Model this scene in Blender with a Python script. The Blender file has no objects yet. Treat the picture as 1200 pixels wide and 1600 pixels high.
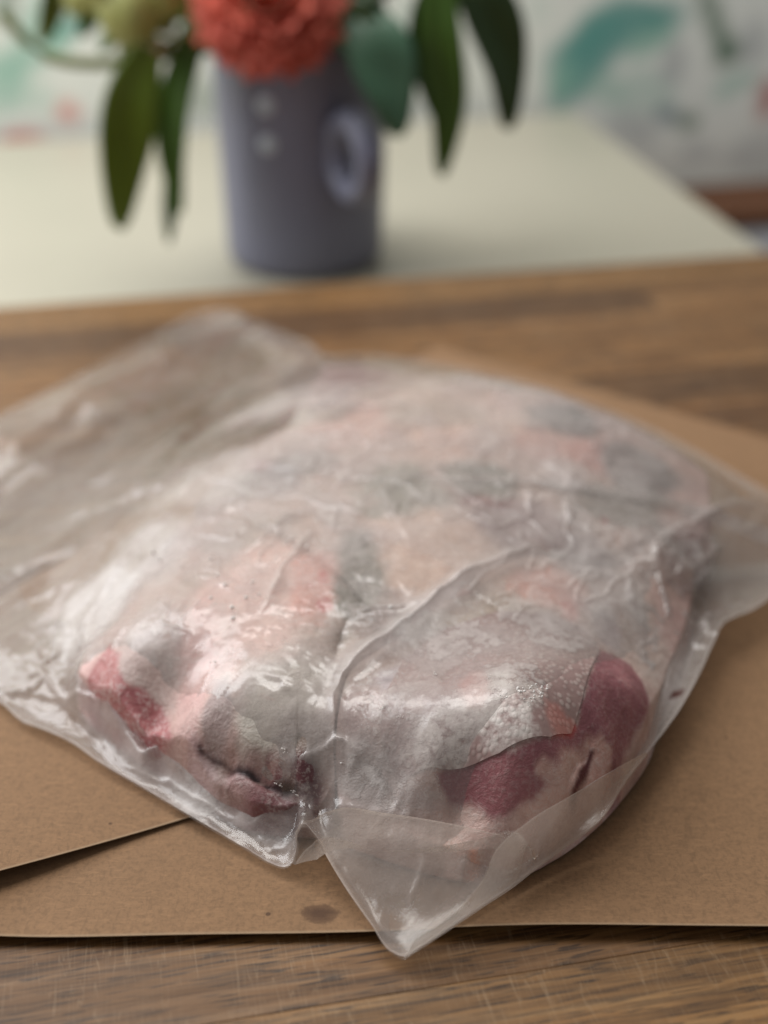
import bpy, bmesh, math, random
import numpy as np
from mathutils import Vector, Matrix

# ------------------------------------------------------------------ camera, light, exposure
scn = bpy.context.scene
COL = scn.collection
YAW = math.radians(11.5)                       # table, board and wall are turned against the camera
E1 = Vector((math.cos(YAW), math.sin(YAW), 0)); E2 = Vector((-math.sin(YAW), math.cos(YAW), 0))
def fr(a, b, z=0.0):                           # room frame -> world
    p = E1 * a + E2 * b
    return Vector((p.x, p.y, z))

cam_d = bpy.data.cameras.new('camera'); cam = bpy.data.objects.new('camera', cam_d); COL.objects.link(cam)
cam.location = (0, 0, .30); cam.rotation_euler = (math.radians(60), 0, 0)
cam_d.sensor_fit = 'VERTICAL'; cam_d.sensor_height = 24; cam_d.sensor_width = 18; cam_d.lens = 31.26
cam_d.clip_start = .01; cam_d.clip_end = 50
cam_d.dof.use_dof = True; cam_d.dof.focus_distance = .400; cam_d.dof.aperture_fstop = 2.75
scn.camera = cam

w = bpy.data.worlds.new('World'); scn.world = w; w.use_nodes = True
w.node_tree.nodes['Background'].inputs[0].default_value = (1.0, .985, .965, 1)
w.node_tree.nodes['Background'].inputs[1].default_value = .225

def area(name, loc, target, sx, sy, power, col):
    d = bpy.data.lights.new(name, 'AREA'); d.shape = 'RECTANGLE'; d.size = sx; d.size_y = sy; d.energy = power; d.color = col
    o = bpy.data.objects.new(name, d); COL.objects.link(o); o.location = loc
    o.rotation_euler = (Vector(target) - Vector(loc)).to_track_quat('-Z', 'Y').to_euler()
    return o
area('window_light', (-.90, .80, .68), (.0, .50, 0), .85, .85, 13.5, (.97, .985, 1.0))
area('wall_fill', (-.25, .98, 1.4), (0, 1.15, 0), .8, .8, 14, (1.0, .975, .94))  # unseen fill lamp, added overhead to brighten the wall and table
scn.view_settings.view_transform = 'Standard'; scn.view_settings.look = 'None'
scn.view_settings.exposure = -.12; scn.view_settings.gamma = 1
scn.render.engine = 'CYCLES'
scn.cycles.max_bounces = 10; scn.cycles.transparent_max_bounces = 24; scn.cycles.diffuse_bounces = 3; scn.cycles.glossy_bounces = 3
scn.cycles.caustics_reflective = False; scn.cycles.caustics_refractive = False
scn.cycles.use_denoising = True; scn.cycles.use_adaptive_sampling = False; scn.cycles.sample_clamp_indirect = 4

# ------------------------------------------------------------------ measured points, metres
D = {
 'CP': [[-0.2324,0.431,0.005],[-0.1779,0.4011,0.006],[-0.1516,0.3835,0.007],[-0.1352,0.3732,0.007],[-0.1248,0.3625,0.007],[-0.1157,0.3568,0.008],[-0.1057,0.3505,0.008],[-0.0954,0.3413,0.008],[-0.0762,0.327,0.0075],[-0.0604,0.3151,0.007],[-0.0432,0.303,0.006],[-0.0339,0.2965,0.0055],[-0.0303,0.2946,0.006],[-0.0277,0.2942,0.008],[-0.0263,0.2965,0.012],[-0.0258,0.2988,0.0165],[-0.0242,0.3002,0.018],[-0.0217,0.2986,0.0165],[-0.0198,0.2969,0.015],[-0.0122,0.2845,0.01],[-0.0037,0.2723,0.006],[0.0022,0.2638,0.004],[0.0054,0.2624,0.0032],[0.009,0.2643,0.0042],[0.0221,0.2735,0.006],[0.0378,0.2859,0.007],[0.0542,0.2986,0.01],[0.0665,0.3075,0.013],[0.0757,0.3215,0.015],[0.0851,0.3351,0.0155],[0.0996,0.3568,0.016],[0.1098,0.3754,0.016],[0.1198,0.396,0.016],[0.1272,0.4103,0.016],[0.1386,0.4185,0.015],[0.1584,0.4393,0.013],[0.1942,0.4721,0.009],[0.208,0.462,0.006],[0.172,0.53,0.006],[0.12,0.605,0.006],[0.06,0.65,0.008],[0.0,0.672,0.01],[-0.0331,0.6389,0.026],[-0.0378,0.6537,0.024],[-0.049,0.6787,0.018],[-0.073,0.7124,0.013],[-0.0975,0.7357,0.012],[-0.1028,0.7337,0.012],[-0.1252,0.6957,0.014],[-0.1585,0.6306,0.016],[-0.1868,0.5853,0.016],[-0.2287,0.5217,0.012],[-0.2491,0.4754,0.007],[-0.1207,0.3704,0.01],[-0.0985,0.349,0.012],[-0.0744,0.3303,0.011],[-0.0521,0.3135,0.0085],[-0.0341,0.3009,0.008],[-0.1285,0.3773,0.014],[-0.1129,0.3698,0.018],[-0.1019,0.3609,0.021],[-0.1105,0.3812,0.02],[-0.0925,0.3626,0.031],[-0.0911,0.3517,0.026],[-0.0777,0.3374,0.032],[-0.077,0.3393,0.02],[-0.0671,0.3297,0.024],[-0.0933,0.3808,0.034],[-0.068,0.398,0.044],[-0.0741,0.3589,0.039],[-0.0418,0.3563,0.046],[-0.0298,0.3292,0.041],[-0.05,0.3292,0.036],[-0.0604,0.3284,0.029],[-0.0542,0.3216,0.0205],[-0.0394,0.3099,0.016],[-0.0316,0.3133,0.02],[-0.0255,0.3144,0.028],[-0.0216,0.3091,0.016],[-0.0436,0.3203,0.028],[-0.0108,0.3734,0.047],[-0.0141,0.3357,0.041],[-0.0157,0.3193,0.034],[0.0,0.3175,0.038],[-0.0078,0.3112,0.027],[0.0,0.3074,0.024],[0.0152,0.3069,0.037],[0.0202,0.339,0.046],[0.0527,0.3591,0.044],[0.0734,0.3532,0.038],[0.0827,0.3419,0.031],[0.0587,0.3187,0.037],[0.0719,0.3234,0.028],[0.034,0.3023,0.036],[0.0229,0.3001,0.025],[0.0377,0.2955,0.026],[0.0535,0.3035,0.03],[0.0637,0.311,0.022],[-0.0126,0.3039,0.0215],[0.0,0.3014,0.0215],[0.0191,0.2979,0.0215],[0.033,0.2936,0.022],[-0.0173,0.2994,0.0185],[0.0,0.29,0.0135],[0.015,0.2877,0.0145],[0.0074,0.275,0.007],[-0.0076,0.2916,0.0145],[0.03,0.2845,0.0125],[0.0479,0.2967,0.016],[0.0969,0.3688,0.021],[0.1083,0.3928,0.02],[0.0964,0.3971,0.031],[0.1081,0.424,0.033],[0.1276,0.4307,0.023],[0.1467,0.4462,0.019],[0.1423,0.4642,0.026],[0.0,0.4278,0.053],[-0.0375,0.458,0.05],[0.0388,0.4795,0.053],[0.0708,0.4198,0.044],[0.0901,0.4726,0.045],[0.1231,0.4641,0.035],[-0.1205,0.4045,0.016],[-0.1093,0.426,0.026],[-0.0962,0.4557,0.034],[-0.0808,0.4969,0.038],[-0.0537,0.5673,0.038],[-0.0312,0.5982,0.034],[-0.1547,0.4525,0.009],[-0.1367,0.4416,0.01],[-0.1316,0.4672,0.012],[-0.1141,0.5222,0.015],[-0.0835,0.5812,0.018],[-0.0602,0.6424,0.018],[-0.1371,0.5649,0.009],[-0.1739,0.5289,0.008],[-0.1235,0.6358,0.01],[-0.0939,0.6692,0.01],[-0.1804,0.5606,0.018],[-0.1502,0.6069,0.019],[-0.1176,0.6683,0.016],[-0.2077,0.4556,0.007],[-0.219,0.4913,0.01],[0.0,0.5655,0.044],[0.0296,0.5668,0.046],[0.0587,0.5591,0.045],[0.087,0.5484,0.041],[0.1143,0.5344,0.035],[0.1388,0.5111,0.028],[0.1617,0.4876,0.021],[0.1749,0.4743,0.017],[0.1,0.565,0.02],[0.04,0.607,0.026],[0.15,0.52,0.016]],
 'RIM': [[-0.2324,0.431,0.005],[-0.1779,0.4011,0.006],[-0.1516,0.3835,0.007],[-0.1352,0.3732,0.007],[-0.1248,0.3625,0.007],[-0.1157,0.3568,0.008],[-0.1057,0.3505,0.008],[-0.0954,0.3413,0.008],[-0.0762,0.327,0.0075],[-0.0604,0.3151,0.007],[-0.0432,0.303,0.006],[-0.0339,0.2965,0.0055],[-0.0303,0.2946,0.006],[-0.0277,0.2942,0.008],[-0.0263,0.2965,0.012],[-0.0258,0.2988,0.0165],[-0.0242,0.3002,0.018],[-0.0217,0.2986,0.0165],[-0.0198,0.2969,0.015],[-0.0122,0.2845,0.01],[-0.0037,0.2723,0.006],[0.0022,0.2638,0.004],[0.0054,0.2624,0.0032],[0.009,0.2643,0.0042],[0.0221,0.2735,0.006],[0.0378,0.2859,0.007],[0.0542,0.2986,0.01],[0.0665,0.3075,0.013],[0.0757,0.3215,0.015],[0.0851,0.3351,0.0155],[0.0996,0.3568,0.016],[0.1098,0.3754,0.016],[0.1198,0.396,0.016],[0.1272,0.4103,0.016],[0.1386,0.4185,0.015],[0.1584,0.4393,0.013],[0.1942,0.4721,0.009],[0.208,0.462,0.006],[0.172,0.53,0.006],[0.12,0.605,0.006],[0.06,0.65,0.008],[0.0,0.672,0.01],[-0.0331,0.6389,0.026],[-0.0378,0.6537,0.024],[-0.049,0.6787,0.018],[-0.073,0.7124,0.013],[-0.0975,0.7357,0.012],[-0.1028,0.7337,0.012],[-0.1252,0.6957,0.014],[-0.1585,0.6306,0.016],[-0.1868,0.5853,0.016],[-0.2287,0.5217,0.012],[-0.2491,0.4754,0.007]],
 'FEAT': [[[[-0.0157,0.3178],[-0.0156,0.3242],[-0.0154,0.3328],[-0.0138,0.3408],[-0.0062,0.3494],[0.0021,0.3601],[0.0107,0.3698],[0.022,0.3838],[0.0361,0.3974],[0.0523,0.4127]],0.003,0.0026,1,0.55],[[[-0.0123,0.343],[0.0,0.3558],[0.0129,0.3689],[0.0287,0.3853],[0.0457,0.4028]],0.0012,0.0045,0,0.38],[[[-0.0118,0.3686],[-0.0022,0.3719],[0.0087,0.3744],[0.013,0.3762]],0.0012,0.0012,1,0.35],[[[-0.0404,0.3709],[-0.0392,0.379],[-0.0357,0.392],[-0.0297,0.406],[-0.0256,0.4154]],0.0018,0.0016,1,0.35],[[[-0.0499,0.4054],[-0.0442,0.4142],[-0.0367,0.4258],[-0.0288,0.4332]],0.0012,0.0014,1,0.3],[[[-0.1087,0.365],[-0.1053,0.3647],[-0.0997,0.362],[-0.0937,0.3571],[-0.0907,0.352],[-0.0863,0.3478],[-0.0788,0.3362],[-0.0734,0.3376],[-0.0653,0.3295]],0.003,0.0016,1,0.45],[[[-0.1438,0.3806],[-0.1283,0.3759],[-0.1195,0.378],[-0.1145,0.3713],[-0.1096,0.3644]],0.002,0.0015,1,0.25],[[[-0.1359,0.3773],[-0.1212,0.3733],[-0.1098,0.3656]],0.0012,0.001,1,0.2],[[[-0.1128,0.3662],[-0.1053,0.3583],[-0.0988,0.3523],[-0.0938,0.3469],[-0.0893,0.3409]],-0.0025,0.0014,1,0.1],[[[-0.096,0.3493],[-0.092,0.3454],[-0.0885,0.3395]],0.0018,0.001,1,0.5],[[[-0.0885,0.3395],[-0.0791,0.3329],[-0.0696,0.3293],[-0.0605,0.3212],[-0.0542,0.3178],[-0.0478,0.3131]],0.0016,0.0014,1,0.25],[[[-0.0567,0.3261],[-0.05,0.3229],[-0.0416,0.3183],[-0.0336,0.3158],[-0.0271,0.3121]],-0.0055,0.0022,0,-0.1],[[[-0.0583,0.3271],[-0.051,0.3244],[-0.0417,0.32],[-0.0336,0.3169],[-0.0285,0.3141]],0.002,0.0014,1,0.35],[[[-0.0542,0.3238],[-0.0457,0.3186],[-0.0376,0.3155],[-0.0306,0.3132],[-0.0265,0.3112]],0.0016,0.0012,1,0.3],[[[-0.0285,0.3141],[-0.0255,0.3125],[-0.023,0.3117],[-0.022,0.3095],[-0.0225,0.3034]],0.0014,0.001,1,0.25],[[[-0.0316,0.3182],[-0.0236,0.3169],[-0.0177,0.3165],[-0.0153,0.3174],[-0.0118,0.3176],[-0.0078,0.3144]],0.0022,0.0016,1,0.4],[[[-0.0173,0.3143],[-0.0137,0.3145],[-0.0108,0.315],[-0.0068,0.3117],[-0.0019,0.3083],[0.0058,0.3019]],0.003,0.004,0,0.2],[[[-0.0078,0.3144],[-0.0039,0.3124],[0.001,0.3081],[0.0076,0.3004],[0.0114,0.2989]],-0.0028,0.0018,1,0.0],[[[-0.0139,0.3046],[0.0,0.3023],[0.0153,0.2985],[0.0266,0.2962],[0.0359,0.2934]],0.0012,0.0012,1,0.15],[[[-0.0077,0.302],[0.0076,0.2993],[0.0229,0.2973]],-0.003,0.004,0,0],[[[0.0114,0.2931],[0.0117,0.2882],[0.0097,0.2842],[0.0078,0.2813],[0.0074,0.2779]],0.0009,0.0008,1,0.3],[[[0.021,0.2862],[0.023,0.2891],[0.0259,0.2881]],0.0012,0.001,1,0.2],[[[0.0982,0.392],[0.0948,0.378],[0.0898,0.3625]],0.0016,0.002,1,0.2],[[[0.1087,0.4033],[0.1034,0.3862],[0.0942,0.3604]],0.0018,0.0022,1,0.25],[[[0.0901,0.3861],[0.0897,0.3688],[0.0883,0.3506]],0.0012,0.0015,1,0.2],[[[0.1176,0.411],[0.1124,0.3951],[0.1021,0.3718]],-0.0014,0.002,1,0.1],[[[0.1261,0.4087],[0.1114,0.4045],[0.1026,0.4044]],0.0015,0.0015,1,0.15],[[[0.1014,0.4291],[0.1113,0.4421],[0.1225,0.453],[0.1379,0.4696],[0.1586,0.4866]],0.0022,0.0022,1,0.25],[[[0.1038,0.4285],[0.1091,0.4371],[0.1197,0.4452],[0.1281,0.447],[0.1297,0.4414]],0.0018,0.0014,1,0.2],[[[0.1044,0.4164],[0.1161,0.4249],[0.1246,0.4353],[0.1319,0.4458]],0.0014,0.0014,1,0.2],[[[0.1044,0.408],[0.1147,0.417],[0.1265,0.4316]],0.0018,0.0018,1,0.2],[[[0.0638,0.4445],[0.056,0.4407],[0.0556,0.4495]],0.0012,0.0013,1,0.25],[[[0.0687,0.4439],[0.0699,0.4333],[0.079,0.4278],[0.0869,0.4321]],0.001,0.0012,1,0.25],[[[-0.1003,0.5111],[-0.0966,0.5241],[-0.0908,0.5445],[-0.0822,0.5718],[-0.0709,0.5822]],-0.003,0.004,0,-0.1],[[[-0.1441,0.5246],[-0.1221,0.5327],[-0.1036,0.5481],[-0.09,0.5603]],0.0022,0.0028,1,0.15],[[[-0.1478,0.4899],[-0.1259,0.4933],[-0.1014,0.4848],[-0.0893,0.4792]],0.0016,0.0024,1,0.15],[[[-0.1066,0.4752],[-0.104,0.4918],[-0.1054,0.5149]],0.0018,0.003,1,0.15],[[[-0.1467,0.4206],[-0.1391,0.4303],[-0.1263,0.4315],[-0.1153,0.4298]],0.0014,0.002,1,0.12],[[[-0.1542,0.4504],[-0.1412,0.4616],[-0.1257,0.4655]],0.0014,0.003,1,0.1],[[[-0.1311,0.4027],[-0.1275,0.4081],[-0.1214,0.4087],[-0.1146,0.4004]],0.0014,0.0012,1,0.2],[[[-0.1227,0.3828],[-0.1265,0.3939],[-0.125,0.4027]],0.0014,0.0012,1,0.2],[[[-0.1156,0.3765],[-0.1185,0.3851],[-0.1168,0.3939],[-0.1141,0.398]],0.0012,0.0012,1,0.2],[[[-0.1771,0.5446],[-0.1587,0.585],[-0.1393,0.6326],[-0.1109,0.6688]],0.004,0.005,0,0.1],[[[-0.1707,0.5148],[-0.1546,0.5477],[-0.1369,0.5826],[-0.117,0.637]],0.0015,0.006,0,0.04],[[[-0.0718,0.6218],[-0.0525,0.6286],[-0.0327,0.6297]],0.002,0.004,0,0.1],[[[-0.0473,0.4877],[-0.0273,0.5126],[-0.0113,0.5371],[0.0,0.5537]],0.0022,0.005,0,0.15],[[[-0.0186,0.4166],[-0.0168,0.4338],[-0.0095,0.4282]],0.0009,0.0012,1,0.2],[[[-0.0155,0.3488],[-0.0147,0.3578],[-0.0128,0.3658]],-0.003,0.0018,1,-0.05],[[[0.0092,0.4105],[0.0024,0.4282],[0.0,0.4469]],0.0008,0.002,1,0.15],[[[0.0641,0.3217],[0.0594,0.3133],[0.0546,0.3039]],-0.0035,0.0016,1,0],[[[0.0631,0.3213],[0.0571,0.3126],[0.0505,0.3032],[0.0476,0.3009]],0.0016,0.002,0,0.05],[[[0.0664,0.3228],[0.0685,0.3194],[0.066,0.3128]],0.002,0.002,0,0.05]],
 'MBLOB': [[-0.0212,0.3635,0.0128,0.0223,[150,136,126],0.6],[-0.052,0.4228,0.019,0.014,[140,130,126],0.6],[0.0217,0.5107,0.0245,0.0151,[150,134,122],0.6],[0.0913,0.3786,0.0091,0.0239,[150,134,128],0.6],[0.0098,0.4469,0.1029,0.1318,[176,160,148],0.5],[-0.0392,0.379,0.0164,0.0398,[220,184,174],0.85],[-0.0539,0.3732,0.0105,0.0372,[212,178,170],0.75],[-0.0242,0.3849,0.0088,0.0235,[204,140,126],0.7],[-0.0211,0.3902,0.0022,0.0058,[170,60,50],0.8],[-0.0199,0.375,0.003,0.0039,[165,60,50],0.8],[-0.0606,0.3574,0.0073,0.0221,[216,172,166],0.7],[-0.0626,0.3398,0.0046,0.0123,[196,160,156],0.5],[0.0228,0.4027,0.0274,0.0302,[208,178,160],0.8],[0.0574,0.3934,0.0141,0.0126,[216,160,146],0.7],[0.0401,0.4411,0.0134,0.0109,[120,62,60],0.9],[0.0477,0.4283,0.0192,0.0166,[124,92,90],0.85],[-0.0148,0.506,0.0176,0.0234,[196,158,148],0.6],[0.026,0.4832,0.0156,0.0172,[205,172,158],0.6],[0.088,0.486,0.016,0.0129,[190,132,124],0.6],[0.0645,0.5047,0.0163,0.0124,[205,178,162],0.6],[0.0057,0.5378,0.0227,0.0136,[196,178,168],0.6],[0.0683,0.4884,0.0186,0.0118,[196,150,140],0.6],[0.01,0.3331,0.0121,0.0166,[176,164,172],0.8],[0.0278,0.3275,0.0051,0.0085,[230,150,132],0.9],[0.0527,0.3179,0.0051,0.0063,[215,110,98],0.9],[0.0572,0.3193,0.0028,0.0032,[210,70,66],0.8],[-0.0093,0.3884,0.0084,0.0327,[104,102,92],0.85],[0.0049,0.4469,0.0196,0.0203,[128,126,114],0.85],[0.0363,0.4587,0.015,0.0148,[112,110,100],0.9],[0.0759,0.509,0.0164,0.0158,[104,102,102],0.9],[0.1043,0.4793,0.0159,0.0229,[112,106,104],0.9],[0.0895,0.4502,0.0202,0.0145,[116,110,102],0.9],[-0.022,0.5185,0.011,0.0128,[130,120,112],0.7],[-0.0307,0.4723,0.0154,0.0121,[126,116,112],0.7],[-0.031,0.3321,0.0172,0.0215,[192,186,176],0.9],[-0.0526,0.3312,0.0053,0.0106,[136,122,120],0.7],[-0.08,0.3626,0.012,0.0227,[180,162,156],0.65],[-0.0236,0.3201,0.009,0.0075,[120,100,90],0.8],[0.0021,0.3664,0.015,0.0113,[142,124,118],0.8],[0.0078,0.3175,0.0138,0.0187,[150,126,118],0.7],[-0.0079,0.3252,0.006,0.016,[140,120,118],0.6],[0.0325,0.3739,0.0239,0.0174,[172,158,144],0.7],[0.0701,0.4144,0.0142,0.0136,[122,102,102],0.8],[0.0208,0.3538,0.0188,0.0144,[150,134,128],0.7],[0.1111,0.4261,0.0111,0.0166,[120,92,84],0.9],[0.121,0.4445,0.0077,0.0076,[130,70,70],0.8],[-0.0455,0.4627,0.0152,0.016,[150,142,144],0.8],[-0.0529,0.4755,0.0078,0.0067,[170,90,84],0.5],[-0.0599,0.4539,0.0151,0.0156,[170,160,156],0.6],[-0.0336,0.3123,0.0121,0.0079,[118,72,76],0.95],[-0.0255,0.3112,0.006,0.0066,[100,62,68],0.95],[-0.0457,0.3175,0.0082,0.005,[150,120,118],0.6],[-0.0605,0.3244,0.0041,0.0064,[150,120,122],0.5],[-0.0078,0.3083,0.0119,0.0077,[188,170,166],0.7],[0.0038,0.2966,0.0235,0.0114,[206,170,158],0.9],[0.0263,0.2878,0.0031,0.0033,[214,140,110],0.9],[-0.0076,0.2957,0.0079,0.0057,[205,150,140],0.7],[0.0265,0.3856,0.0044,0.0032,[190,60,60],0.4],[0.0843,0.4394,0.0012,0.002,[130,20,20],0.9],[0.0578,0.366,0.013,0.0133,[176,150,144],0.6],[0.0642,0.3828,0.0036,0.0089,[205,140,132],0.7],[0.0773,0.3789,0.0067,0.0119,[160,146,150],0.8],[-0.0908,0.3464,0.0087,0.0078,[214,160,150],0.8],[-0.1001,0.3643,0.009,0.0076,[216,170,166],0.6],[-0.0605,0.3204,0.0083,0.0063,[196,170,170],0.7],[-0.1047,0.4015,0.0143,0.0216,[214,204,202],0.9],[-0.0884,0.423,0.017,0.0233,[200,192,188],0.7],[-0.0691,0.4685,0.0155,0.019,[196,188,180],0.6],[-0.042,0.5277,0.0197,0.0196,[200,192,184],0.7]],
 'HBLOB': [[-0.045,0.5296,0.0283,0.0197,0.2],[-0.1194,0.4365,0.0128,0.0388,0.15],[-0.086,0.4577,0.0179,0.0314,0.15],[-0.1057,0.4062,0.0145,0.0264,0.45],[-0.0891,0.4273,0.0196,0.0237,0.35],[-0.0691,0.4685,0.0207,0.0217,0.28],[-0.0343,0.541,0.0344,0.019,0.3],[-0.0339,0.4832,0.0183,0.0172,0.12],[0.0368,0.3222,0.0137,0.0129,0.2],[0.038,0.3097,0.0135,0.0061,0.3],[0.0172,0.3121,0.0136,0.0122,0.15],[-0.032,0.3332,0.0182,0.02,0.15],[0.071,0.4646,0.0102,0.0097,0.3],[0.074,0.4364,0.0061,0.0069,0.35],[0.0,0.4124,0.0092,0.0134,0.1],[-0.0192,0.4345,0.0096,0.0145,0.15],[0.0759,0.4036,0.014,0.0218,0.25],[0.0979,0.4224,0.0049,0.0188,0.25],[0.09,0.4025,0.0038,0.0174,0.3],[0.0592,0.3781,0.0155,0.0198,0.2],[0.0335,0.3566,0.019,0.0109,0.12],[-0.0542,0.3208,0.0103,0.005,0.25],[-0.0605,0.3194,0.0083,0.0079,0.3],[-0.0415,0.3129,0.0061,0.003,0.3],[-0.0078,0.3119,0.0079,0.006,0.3],[0.0,0.3058,0.0079,0.0041,0.2],[-0.0605,0.3275,0.0029,0.0072,0.35],[-0.0511,0.3303,0.0074,0.0099,-0.12],[-0.0255,0.3107,0.008,0.0066,-0.35],[-0.0396,0.3179,0.0101,0.0025,-0.3],[0.0978,0.3746,0.0091,0.0235,0.12],[0.1111,0.4261,0.0099,0.0143,-0.15],[-0.0788,0.362,0.0109,0.0189,0.08],[-0.0089,0.3902,0.0067,0.0288,-0.08],[0.0401,0.4411,0.0122,0.008,-0.15],[0.0019,0.2947,0.0255,0.0127,0.22],[-0.1195,0.3651,0.0139,0.0115,0.1],[-0.0719,0.3275,0.0255,0.0098,0.1],[-0.037,0.379,0.0131,0.0318,-0.05],[0.1111,0.3945,0.0119,0.0253,0.0]],
 'POLY': {"red_right":[[0.0153,0.3056],[0.0248,0.3071],[0.0379,0.3068],[0.0496,0.3107],[0.0571,0.3181],[0.0602,0.3261],[0.0651,0.3387],[0.0722,0.364],[0.077,0.3643],[0.0832,0.3647],[0.0863,0.3577],[0.087,0.3487],[0.0858,0.3423],[0.0816,0.3369],[0.0787,0.3315],[0.0751,0.3245],[0.0707,0.3185],[0.065,0.3147],[0.0591,0.3097],[0.0535,0.3053],[0.0476,0.3023],[0.0446,0.3],[0.0387,0.2974],[0.0362,0.2955],[0.0321,0.2957],[0.0288,0.2986],[0.0257,0.3006],[0.0195,0.3014],[0.0172,0.3031]],"fat_right":[[0.0377,0.2991],[0.0494,0.3051],[0.0597,0.3174],[0.0669,0.3228],[0.0736,0.3285],[0.0785,0.3294],[0.0718,0.3141],[0.0582,0.3015],[0.0438,0.2951],[0.0302,0.2935],[0.0172,0.2981],[0.0076,0.3],[0.0172,0.3006],[0.0257,0.3003],[0.0312,0.2956],[0.0368,0.2953],[0.0393,0.2977]],"fat_in":[[0.046,0.3007],[0.0499,0.3031],[0.0451,0.3042],[0.0474,0.3066],[0.051,0.3068],[0.0548,0.3103],[0.0597,0.3174],[0.062,0.3208],[0.0669,0.3228],[0.0708,0.3229],[0.0707,0.318],[0.0649,0.3117],[0.0558,0.3032],[0.0477,0.2995],[0.0406,0.297]],"fat_slit":[[0.0634,0.3197],[0.0651,0.3197],[0.0615,0.312],[0.0579,0.3057],[0.0557,0.3041],[0.0592,0.3113]],"red_left":[[-0.0937,0.3725],[-0.0896,0.3649],[-0.0878,0.358],[-0.0853,0.3531],[-0.0799,0.3519],[-0.0736,0.3479],[-0.0705,0.3424],[-0.0669,0.3324],[-0.0704,0.3346],[-0.0769,0.3358],[-0.0875,0.349],[-0.0927,0.3544],[-0.1027,0.3628],[-0.1004,0.3665],[-0.0962,0.3704]],"clear_left":[[-0.0567,0.3261],[-0.0396,0.3181],[-0.0271,0.3125],[-0.0216,0.3095],[-0.0231,0.3003],[-0.0333,0.3057],[-0.0394,0.3101],[-0.0315,0.3113],[-0.0416,0.3164]],"pad":[[0.0043,0.308],[0.0172,0.3059],[0.0341,0.3063],[0.0496,0.3107],[0.0571,0.3182],[0.061,0.3278],[0.0722,0.364],[0.0686,0.373],[0.0568,0.3769],[0.039,0.3745],[0.0191,0.3629],[0.0062,0.3482],[0.0,0.3299],[-0.001,0.3183]],"meat_l":[[-0.1062,0.3698],[-0.0968,0.3578],[-0.0839,0.3454],[-0.0698,0.3335],[-0.0542,0.3201],[-0.0405,0.3112],[-0.0295,0.3095],[-0.0187,0.31],[-0.0157,0.3121],[-0.0157,0.3196],[-0.015,0.3328],[-0.0123,0.3466],[0.0,0.3618],[-0.0087,0.3802],[-0.0375,0.4191],[-0.066,0.4414],[-0.087,0.4303],[-0.1043,0.4122]],"meat_r":[[-0.0141,0.3115],[-0.0128,0.3067],[-0.0029,0.3009],[0.0114,0.2944],[0.0264,0.2899],[0.0378,0.2911],[0.052,0.2993],[0.066,0.3123],[0.0785,0.3284],[0.0871,0.3419],[0.0988,0.3729],[0.1129,0.4057],[0.1195,0.4292],[0.1081,0.4384],[0.0843,0.4132],[0.0533,0.411],[0.022,0.3829],[0.0042,0.3618],[-0.0113,0.3449],[-0.014,0.3306]],"meat_b":[[-0.0761,0.4615],[-0.0376,0.4215],[-0.0088,0.3837],[0.0026,0.3646],[0.0221,0.3856],[0.0524,0.4137],[0.0847,0.416],[0.1084,0.4402],[0.1213,0.4464],[0.1342,0.4652],[0.14,0.5],[0.12,0.548],[0.092,0.572],[0.062,0.592],[0.032,0.607],[0.0,0.614],[-0.03,0.618],[-0.0466,0.5145],[-0.066,0.4877]],"meat_all":[[-0.1062,0.3698],[-0.0968,0.3578],[-0.0839,0.3454],[-0.0698,0.3335],[-0.0542,0.3201],[-0.0405,0.3112],[-0.0295,0.3095],[-0.0186,0.3092],[-0.0116,0.3052],[-0.0029,0.3009],[0.0114,0.2944],[0.0264,0.2899],[0.0378,0.2911],[0.052,0.2993],[0.066,0.3123],[0.0785,0.3284],[0.0871,0.3419],[0.0988,0.3729],[0.1129,0.4057],[0.12,0.4292],[0.1342,0.4652],[0.14,0.5],[0.12,0.548],[0.092,0.572],[0.062,0.592],[0.032,0.607],[0.0,0.614],[-0.03,0.618],[-0.0466,0.5145],[-0.066,0.4877],[-0.0761,0.4615],[-0.087,0.4303],[-0.1043,0.4122]],"pad_clear":[[0.0172,0.3059],[0.0341,0.3063],[0.0496,0.3107],[0.0571,0.3182],[0.061,0.3278],[0.0722,0.364],[0.0588,0.3567],[0.0436,0.3327],[0.0271,0.3213],[0.0172,0.3121]],"slit":[[-0.0579,0.3264],[-0.05,0.3232],[-0.0396,0.3185],[-0.0306,0.3153],[-0.0244,0.3115],[-0.0316,0.3139],[-0.0412,0.3172],[-0.051,0.3227]],"blood":[[0.0955,0.3612],[0.1001,0.3665],[0.104,0.3688],[0.1027,0.3663],[0.0982,0.3626]]},
 'STRIP': {"o":[[0.0853,0.3345,0.0165],[0.0795,0.3264,0.016],[0.0737,0.3174,0.0155],[0.0666,0.3065,0.0145],[0.0539,0.2968,0.0115],[0.0376,0.2842,0.0085],[0.022,0.2721,0.0072],[0.0108,0.2642,0.0058],[0.0057,0.261,0.0045]],"i":[[0.0835,0.331,0.02],[0.0707,0.315,0.027],[0.0558,0.2996,0.031],[0.0424,0.2882,0.0315],[0.036,0.2828,0.031],[0.0319,0.2798,0.028],[0.028,0.2741,0.0225],[0.0206,0.267,0.0175],[0.0089,0.2623,0.0115]]},
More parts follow.
